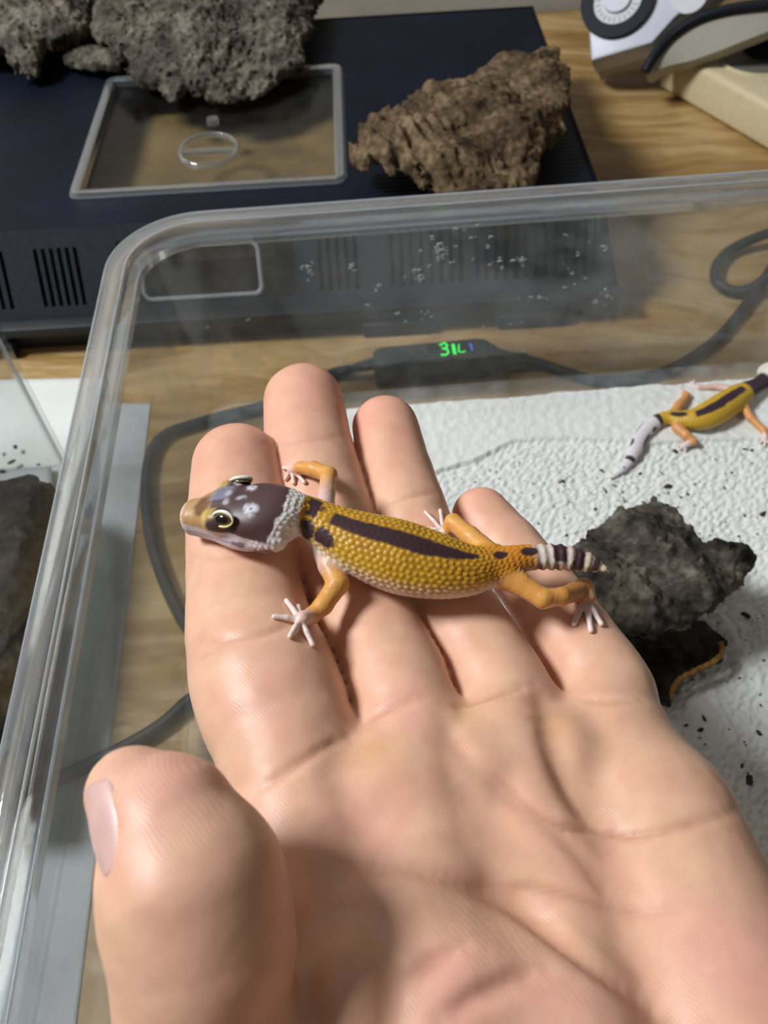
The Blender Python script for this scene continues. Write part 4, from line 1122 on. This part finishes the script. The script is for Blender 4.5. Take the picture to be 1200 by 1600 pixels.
def towel_h(x, y, a, b):
    P = np.stack([x, y, np.zeros_like(x)], 1)
    yf = np.interp(x, fx_, fy_)
    over = step(y - yf, -0.3, 0.5)                                  # the folded-over ply towards the far wall
    P2 = P @ np.array([[0.8, -0.6, 0], [0.6, 0.8, 0], [0, 0, 1]])
    emb = 1.1 * np.clip(fbm(P2 * np.array([0.42, 1.0, 1]), 2) * 1.6, -0.6, 0.35) + 0.35 * fbm(P * 0.9, 2)    # elongated embossed pocks
    soft = fbm(P * 0.35, 3)
    wr = np.exp(-((y - yf) / 0.5) ** 2) * 0.8
    big = 0.7 * fbm(P * 0.03 + 4, 2)
    h_ = (1 - over) * (0.5 + 0.75 * emb) + over * (1.5 + 0.45 * soft + 0.9 * np.exp(-((y - 197) / 2.5) ** 2)) + wr + big * 0.6
    ln = np.abs(x - 83 + 0.22 * (y - 90) + 2.5 * fbm(P * 0.04, 2)); h_ = h_ + 0.5 * np.exp(-(ln / 0.5) ** 2) * (y < 120)
    ln2 = np.abs(x - 96 + 0.25 * (y - 90)); h_ = h_ + 0.6 * np.exp(-(ln2 / 2.0) ** 2) * (y < 115)
    return h_ + 0.9
tw_l = at(318, 1192, 2)
towel = sheet('paper_towel', [(-44, 18, 6.0), (138, 18, 6.0), (138, 203.0, 6.0), (-20, 199.5, 6.0)], 330, 330, towel_h, M_TOWEL, 0.25, 2.0)
tag(towel, 'white embossed paper towel flecked with droppings on the tub floor', 'paper towel')
# droppings and substrate flecks, too many and small to count
M_DROP = plain('droppings', (0.035, 0.022, 0.012), 0.7, 0.3, 800, 0.4, 0.3)
m = MB(); rr_ = random.Random(11)
def speck(u, v, s_, zz=7.6, asp=1.8, zb=None):
    p = at(u, v, zz); a_ = rr_.uniform(0, 3.14)
    b2 = bmesh.new(); bmesh.ops.create_icosphere(b2, subdivisions=1, radius=1.0)
    for v_ in b2.verts: v_.co *= rr_.uniform(0.75, 1.25)
    bmesh.ops.transform(b2, matrix=Matrix.Translation(Vector(p)) @ Matrix.Rotation(a_, 4, 'Z') @ Matrix.Diagonal((s_ * asp, s_, s_ * 0.6, 1)), verts=b2.verts)
    m.add(b2)
for (u, v, s_) in [(1170, 1217, 1.1), (1165, 960, 0.9), (1043, 760, 0.8), (1055, 705, 0.7), (1165, 702, 0.6), (1175, 704, 0.6), (1192, 803, 0.8), (1158, 1198, 0.6), (1100, 1122, 0.5), (1186, 1145, 0.6), (1095, 1140, 0.6), (930, 795, 0.45), (880, 752, 0.5), (940, 735, 0.45), (1075, 772, 0.4), (945, 900, 0.7), (1000, 740, 0.4)]: speck(u, v, s_)
for _ in range(170):
    u, v = rr_.uniform(690, 1200), rr_.uniform(706, 860)
    if v > 690 + 0.0 and (v - 700) > -(u - 690) * 0.2 + 40 - 40: speck(u, v, abs(rr_.gauss(0, 0.13)) + 0.07, 7.7, rr_.uniform(1, 2.6))
for _ in range(70): speck(rr_.uniform(860, 1100), rr_.gauss(770, 16), abs(rr_.gauss(0, 0.11)) + 0.07, 7.7, rr_.uniform(1, 2.6))
for _ in range(60): speck(rr_.uniform(1060, 1200), rr_.uniform(900, 1240), abs(rr_.gauss(0, 0.14)) + 0.08, 7.7, rr_.uniform(1, 2.2))
tag(m.build('droppings', M_DROP, None), 'scattered dark droppings and crumbs on the white paper towel', 'droppings', kind='stuff')
# white strip half under the tub's left wall, its shade put into a grey colour
sx = lambda u, v: np.array([*at(u, v, 0.1)[:2], 0.0])
gentle = lambda amp, sc: (lambda x, y, a, b: 0.12 + amp * (0.5 + fbm(np.stack([x, y, 0 * x], 1) * sc, 3)) * 0.1)
strip = sheet('paper_sheet', [(-104, -60, 0.02), (-70.5, -60, 0.02), (-81, 216.6, 0.02), (-97, 217.8, 0.02)], 30, 160, gentle(1.0, 0.12), M_PAPER, 0.1)
tag(strip, 'long white paper strip, shade coloured in grey, lying on the table under the tub wall', 'paper')
sh2 = sheet('paper_sheet', [(-190, 150, 0.3), (-104.8, 150, 0.3), (-98.5, 231, 0.3), (-190, 236, 0.3)], 40, 40, gentle(1.5, 0.08), M_TOWEL, 0.1)
tag(sh2, 'white paper sheet on the table behind the neighbouring bin', 'paper')

# ================================================================== NEIGHBOURING CLEAR BIN
bin_ = thing('plastic_bin', 'clear straight sided plastic bin holding dark bark, cut off by the left edge', 'bin')
BPOLY = [(-258.0, -90.0), (-82.5, -90.0), (-82.5, 149.0), (-107.4, 189.5), (-258.0, 189.5)]
def offset_poly(poly, d):
    n = len(poly); out = []
    for i in range(n):
        p0, p1, p2 = [np.array(poly[(i + k) % n], float) for k in (-1, 0, 1)]
        a = p1 - p0; a /= np.linalg.norm(a); b = p2 - p1; b /= np.linalg.norm(b)
        na, nb_ = np.array([a[1], -a[0]]), np.array([b[1], -b[0]])
        out.append(tuple(p1 + d * (na + nb_) / (1 + na @ nb_)))
    return out
def sweep_poly(prof, poly):
    rings = [[(x, y, z) for x, y in offset_poly(poly, o_)] for o_, z in prof]; L = len(poly)
    V = np.array([p for r_ in rings for p in r_]); F = []
    for i in range(len(prof)):
        j = (i + 1) % len(prof)
        for k in range(L): F.append((i * L + k, i * L + (k + 1) % L, j * L + (k + 1) % L, j * L + k))
    return V, F
V, F = sweep_poly([(0, 0.8), (0, 118), (-1.6, 118), (-1.6, 0.8)], BPOLY)
link('bin_wall', V, F, M_CLEAR2, bin_, smooth=False)
m = MB(); m.prism(offset_poly(BPOLY, -1.7), 0.8, 2.2); m.build('bin_floor', M_CLEAR2, bin_)
m = MB(); m.tube([(-107.4, 189.5, 1), (-107.4, 189.5, 117)], 0.7, 8); m.build('corner_edge', M_RIDGE, bin_)
V, F = sweep_poly([(0.2, 114), (0.2, 118.6), (2.2, 118.6), (2.2, 114)], BPOLY); link('bin_rim', V, F, M_RIM, bin_, smooth=False)
pc = [at(-60, 545, 2.6), at(-2, 618, 2.6), at(93, 741, 2.6), at(60, 830, 2.6), at(-160, 830, 2.6)]
sh3 = sheet('paper_sheet', [(-240, 90, 2.5), (-86.5, 90, 2.5), (-110.0, 186.5, 2.5), (-240, 187, 2.5)], 50, 50, gentle(2.0, 0.08), M_PAPER, 0.12)
tag(sh3, 'speckled grey paper lining the floor of the bin behind the dark bark', 'paper')
m = MB(); rr_ = random.Random(5)
for (u, v, s_) in [(24, 698, 0.7), (18, 722, 0.9), (2, 736, 0.8), (60, 726, 0.5), (40, 745, 0.4), (-6, 702, 0.6)]: speck(u, v, s_, 3.1)
tag(m.build('crumbs', M_DROP, None), 'few dark crumbs on the grey paper inside the bin', 'crumbs', kind='stuff')

# ================================================================== HEAT CONTROLLER AND CABLE
M_CTL = plain('charcoal_controller_plastic', (0.018, 0.019, 0.021), 0.55, 0.4, 700, 0.15, 0.05)
M_CABLE = plain('black_cable', (0.012, 0.013, 0.016), 0.5, 0.4, 700, 0.2, 0.04)
def glow(name, col, st):
    t = NT(name); t.set(Roughness=0.4); t.p.inputs['Base Color'].default_value = (*[c_ * 0.2 for c_ in col], 1)
    t.p.inputs['Emission Color'].default_value = (*col, 1); t.p.inputs['Emission Strength'].default_value = st; return t.m
M_GRN = glow('green_digits', (0.02, 1.0, 0.08), 1.5); M_BLU = glow('blue_light', (0.08, 0.2, 1.0), 0.8)
M_PRINT = plain('grey_print', (0.20, 0.21, 0.23), 0.5, 0.3, 500, 0.1, 0.0)
ctl = thing('temperature_controller', 'black inline temperature controller with green digits on its cable', 'controller')
CZ = 12.0                                                   # height of its top face
q0, q1, q2, q3 = at(585, 545, CZ), at(768, 528, CZ), at(772, 566, CZ), at(583, 570, CZ)
b3 = at(590, 606, 0.2); b2_ = at(768, 596, 0.2); CSH = np.array([0, 0.4, 0])
cx = 0.25 * (q0 + q1 + q2 + q3); ex = (q1 - q0); Lc = np.linalg.norm(ex[:2]); ex = np.array([ex[0], ex[1], 0]) / Lc; ey = np.array([-ex[1], ex[0], 0]); CMx = np.stack([ex, ey, [0, 0, 1]], 1)
wid = abs((q0 - q3) @ ey)
foot_front = (0.5 * (b3 + b2_) - cx) @ ey                     # front toe of the housing
y_f, y_b = (q3 - cx) @ ey, (q0 - cx) @ ey
prof = [(foot_front, 0.2), (foot_front + 0.3, 3.2), (y_f - 1.2, CZ - 1.2), (y_f, CZ), (y_b, CZ), (y_b + 1.6, CZ - 1.5), (y_b + 2.0, 0.2)]
cx = cx + CSH
bm2 = bmesh.new(); rings = []
for xx, sc_ in ((-Lc / 2, 0.78), (-Lc / 2 + 1.4, 0.94), (-Lc / 2 + 4, 1.0), (Lc / 2 - 5, 1.0), (Lc / 2 - 1.6, 0.93), (Lc / 2, 0.76)):
    ym = 0.5 * (foot_front + y_b)
    rings.append([bm2.verts.new(cx * np.array([1, 1, 0]) + ex * xx + ey * (ym + (y_ - ym) * sc_) + np.array([0, 0, 0.2 + (z_ - 0.2) * (0.5 + 0.5 * sc_)])) for y_, z_ in prof])
for A, B in zip(rings[:-1], rings[1:]):
    for i in range(len(prof)): bm2.faces.new((A[i], A[(i + 1) % len(prof)], B[(i + 1) % len(prof)], B[i]))
bm2.faces.new(rings[0][::-1]); bm2.faces.new(rings[-1]); bmesh.ops.recalc_face_normals(bm2, faces=bm2.faces[:])
bmesh.ops.bevel(bm2, geom=bm2.edges[:], offset=0.5, segments=2, affect='EDGES', profile=0.5)
m = MB(); m.add(bm2); housing = m.build('housing', M_CTL, ctl, angle=50)
def on_top(u, v): return at(u, v, CZ + 0.05) + CSH
def stroke(name, pts, r_, mat, par):
    mm_ = MB(); mm_.tube([on_top(u, v) for u, v in pts], r_, 6); return mm_.build(name, mat, par)
m = MB(); m.box(on_top(705, 547) - np.array([0, 0, 0.1]), (16.5, 8.0, 0.3), CMx, bevel=0.1); m.build('display_window', plain('display_black', (0.006, 0.008, 0.008), 0.15, 0.5, 500, 0.1, 0), ctl)
stroke('digit', [(687, 541), (695, 537), (699, 541), (696, 546), (691, 546), (699, 547), (701, 552), (697, 556), (689, 556)], 0.42, M_GRN, ctl)
stroke('digit', [(708, 540), (709, 545), (710, 550), (711, 555)], 0.6, M_GRN, ctl)
stroke('digit', [(717, 540), (717, 551), (722, 552), (727, 550)], 0.30, M_GRN, ctl)
stroke('indicator', [(734, 538), (737, 543), (738, 549)], 0.4, M_BLU, ctl)
stroke('button_mark', [(640, 545), (625, 546), (626, 556), (642, 556), (641, 547), (628, 551), (638, 551)], 0.16, M_PRINT, ctl)
stroke('button_mark', [(671, 543), (658, 544), (656, 548), (667, 550), (666, 555), (653, 556)], 0.16, M_PRINT, ctl)
# cable: strain reliefs and the cord on both sides
def cable_pts(px, z=2.6): return spline([at(p[0], p[1], p[2] if len(p) > 2 else z) for p in px], 8)
m = MB(); a_ = at(586, 569, 6.5) + CSH; b_ = at(540, 579, 4); n_ = 9
m.tube([a_ + (b_ - a_) * k / 18 for k in range(19)], [(2.6 - 0.05 * k) * (1.0 if k % 2 else 0.74) for k in range(19)], 12); m.build('strain_relief', M_CTL, ctl)
m = MB(); a_ = at(762, 560, 6.5) + CSH; b_ = at(822, 562, 4) + 0.5 * CSH; m.tube([a_ + (b_ - a_) * k / 8 for k in range(9)], [5.4, 4.8, 3.6, 3.2, 2.9, 2.7, 2.5, 2.4, 2.3], 12); m.build('strain_relief', M_CTL, ctl)
m = MB(); m.tube(cable_pts([(545, 578, 4.0), (520, 584, 2.4), (480, 605), (440, 625), (408, 636), (350, 650), (300, 664), (262, 678, 2.2), (240, 700, 2.2), (230, 740, 2.2), (229, 790, 2.2), (238, 850, 2.2), (258, 910, 2.2), (284, 965, 2.2), (312, 1005, 2.2), (330, 1040, 2.2), (318, 1075, 2.2), (290, 1100, 2.2), (250, 1135, 2.2), (200, 1165, 2.2), (140, 1195, 2.2), (80, 1220, 2.2), (-20, 1250, 2.2), (-140, 1300, 2.2)], 2.2), 1.95, 10)
m.build('cord', M_CABLE, ctl)
m = MB(); m.tube(cable_pts([(818, 562, 4.2), (850, 570, 2.4), (890, 584), (935, 595), (990, 592), (1040, 580), (1085, 556), (1125, 525), (1158, 486), (1185, 450), (1205, 420), (1228, 384)], 2.0), 1.95, 10); m.build('cord', M_CABLE, ctl)
m = MB(); m.tube(cable_pts([(1228, 384, 6), (1240, 368, 7), (1215, 362, 7), (1180, 372, 5), (1140, 392), (1120, 415), (1120, 440), (1145, 455), (1175, 450, 4.5), (1200, 434, 7.2), (1235, 420, 6), (1290, 400)]), 2.1, 10); m.build('cord', M_CABLE, ctl)

# ================================================================== TIMER PLUG AND POWER STRIP
M_WHITE = plain('white_plastic', (0.62, 0.64, 0.74), 0.4, 0.4, 500, 0.04, 0.02)
M_GREYW = plain('grey_white_plastic', (0.40, 0.38, 0.36), 0.45, 0.4, 500, 0.05, 0.02)
M_BEIGE = plain('beige_plastic', (0.62, 0.53, 0.34), 0.4, 0.4, 500, 0.05, 0.02)
M_DIAL = plain('dial_grey', (0.60, 0.61, 0.66), 0.45, 0.4, 500, 0.04, 0.02)
M_NB = plain('navy_black_plastic', (0.006, 0.008, 0.016), 0.55, 0.2, 500, 0.2, 0.02)
timer = thing('timer_plug', 'white mechanical timer plug with a dark ringed dial leaning on the power strip', 'timer')
A = at(940, 127, 1.0)
e3 = np.array([-0.42, -0.56, 0.71]); e3 /= np.linalg.norm(e3); TH = 25.0
e1 = atplane(1045, 97, A, e3) - A; e1 /= np.linalg.norm(e1)
e2 = np.cross(e3, e1); e2 *= 1 if e2[1] > 0 else -1
TMx = np.stack([e1, e2, e3], 1)
def tl(x, y, z): return A + e1 * x + e2 * y + e3 * z
def on_dial(u, v):
    p = atplane(u, v, A + e3 * TH, e3); return (p - A) @ e1, (p - A) @ e2
W_T, H_T = 62.0, 66.0
m = MB(); m.prism([(0, 0), (W_T - 34, 0), (W_T - 24, 8), (W_T, 22), (W_T, H_T), (0, H_T)], 0, TH * 0.42, 0.8, TMx, A); m.build('lower_case', M_GREYW, timer, angle=30)
m = MB(); m.prism([(-0.6, -0.6), (W_T - 34, -0.6), (W_T - 23.6, 7.6), (W_T + 0.6, 21), (W_T + 0.6, H_T + 0.6), (-0.6, H_T + 0.6)], TH * 0.42, TH, 1.6, TMx, A); m.build('upper_case', M_WHITE, timer, angle=30)
dx, dy = on_dial(966, 2)
def ringp(r0, r1, z0, z1, name, mat, n=48):
    bmr = bmesh.new(); R1 = []; 
    for (rr2, zz) in ((r0, z0), (r0, z1), (r1, z1), (r1, z0)):
        R1.append([bmr.verts.new(tl(dx + rr2 * math.cos(2 * math.pi * k / n), dy + rr2 * math.sin(2 * math.pi * k / n), zz)) for k in range(n)])
    for i in range(4):
        for k in range(n): bmr.faces.new((R1[i][k], R1[i][(k + 1) % n], R1[(i + 1) % 4][(k + 1) % n], R1[(i + 1) % 4][k]))
    bmesh.ops.recalc_face_normals(bmr, faces=bmr.faces[:]); mm_ = MB(); mm_.add(bmr); return mm_.build(name, mat, timer)
RD = 17.5
ringp(RD * 0.66, RD, TH - 0.2, TH + 2.4, 'dial_ring', M_NB); dial = ringp(0.4, RD * 0.66, TH - 0.2, TH + 1.6, 'dial_face', M_DIAL)
m = MB()
m.tube([tl(dx, dy, TH), tl(dx, dy, TH + 3.2)], [RD * 0.40, RD * 0.36], 32); m.build('dial_knob', M_WHITE, timer)
m = MB()
for k in range(24):
    a = 2 * math.pi * k / 24; m.box(tl(dx + RD * 0.53 * math.cos(a), dy + RD * 0.53 * math.sin(a), TH + 1.65), (2.2, 0.7, 0.3), TMx @ np.array([[math.cos(a), -math.sin(a), 0], [math.sin(a), math.cos(a), 0], [0, 0, 1]]))
m.build('hour_marks', M_GREYW, dial)
ox, oy = on_dial(1078, -6); m = MB(); m.tube([tl(ox, oy, TH - 0.3), tl(ox, oy, TH + 0.5)], 8.0, 28); m.build('earth_socket', M_DIAL, timer)
# black trim that arches over the lower right end, and the grey end piece below it
def trim(pxs, z_): return [at(q[0], q[1], z_) for q in spline([(a, b, 0) for a, b in pxs], 6)]
def on_face(u, v, lift=0.0): return atplane(u, v, A + e3 * (TH * 0.97 + lift), e3)
arcp = [on_face(q[0], q[1]) for q in spline([(1008, 112, 0), (1022, 88, 0), (1048, 57, 0), (1086, 32, 0), (1130, 17, 0), (1180, 9, 0), (1240, 3, 0)], 6)]
m = MB(); m.tube(arcp, 2.4, 10); m.build('trim_band', M_NB, timer)
lo_ = [on_face(q[0], q[1]) for q in spline([(1014, 112, 0), (1040, 98, 0), (1080, 88, 0), (1120, 74, 0), (1160, 58, 0), (1200, 42, 0), (1240, 26, 0)], 6)]
bmr = bmesh.new(); fr_v = [bmr.verts.new(p - e3 * 0.5) for p in arcp]; bt_v = [bmr.verts.new(p - e3 * 4) for p in lo_]
fb_v = [bmr.verts.new(p - e3 * 12) for p in arcp]; bb_v = [bmr.verts.new(p - e3 * 12) for p in lo_]
for a, b in ((fr_v, bt_v), (bt_v, bb_v), (bb_v, fb_v), (fb_v, fr_v)):
    for k in range(len(lo_) - 1): bmr.faces.new((a[k], a[k + 1], b[k + 1], b[k]))
bmr.faces.new((fr_v[0], bt_v[0], bb_v[0], fb_v[0])); bmr.faces.new((fr_v[-1], fb_v[-1], bb_v[-1], bt_v[-1]))
bmesh.ops.recalc_face_normals(bmr, faces=bmr.faces[:]); m = MB(); m.add(bmr); m.build('end_piece', plain('grey_end_piece', (0.36, 0.35, 0.30), 0.45, 0.4, 500, 0.05, 0.02), timer)
strip_ = thing('power_strip', 'beige power strip with a round socket under the black plug, far right', 'power strip')
pa, pb = at(1072, 94, 19), at(1215, 172, 19); ps = pb - pa; ps[2] = 0; ps /= np.linalg.norm(ps); pn = np.array([-ps[1], ps[0], 0])
if pn[1] < 0: pn = -pn
PM = np.stack([ps, pn, [0, 0, 1]], 1); po = np.array([pa[0], pa[1], 0.3])
m = MB(); m.box(po + ps * 60 + pn * 24 + np.array([0, 0, 9.5]), (150, 48, 19), PM, bevel=3.0, seg=3); m.build('strip_body', M_BEIGE, strip_)
so = at(1180, 92, 19.3); bmr = MB()
ring_ = [so + 17 * (math.cos(a) * ps + math.sin(a) * pn) for a in np.arange(33) * 2 * math.pi / 32]
bmr.tube(ring_, 1.0, 8, False); bmr.build('socket_rim', M_BEIGE, strip_)
m = MB(); m.tube([so + np.array([0, 0, -0.4]), so + np.array([0, 0, 0.25])], 16.3, 32); m.build('socket_well', plain('socket_shade', (0.16, 0.16, 0.15), 0.5, 0.4, 500, 0.1, 0.02), strip_)
plug = thing('mains_plug', 'black mains plug pushed into the beige strip at the right edge', 'plug')
pp = at(1204, 70, 22); m = MB(); m.tube([pp + np.array([0, 0, -1.5]), pp + np.array([0, 0, 8]), pp + np.array([3, 3, 24]), pp + np.array([4, 4, 30])], [12.5, 12.8, 10, 7], 24); m.build('plug_body', M_NB, plug)
m = MB(); m.tube(spline([pp + np.array([4, 4, 28]), pp + np.array([8, 8, 42]), pp + np.array([25, 20, 45]), pp + np.array([60, 30, 20]), pp + np.array([90, 35, -15])], 6), 3.2, 10); m.build('cord', M_NB, plug)
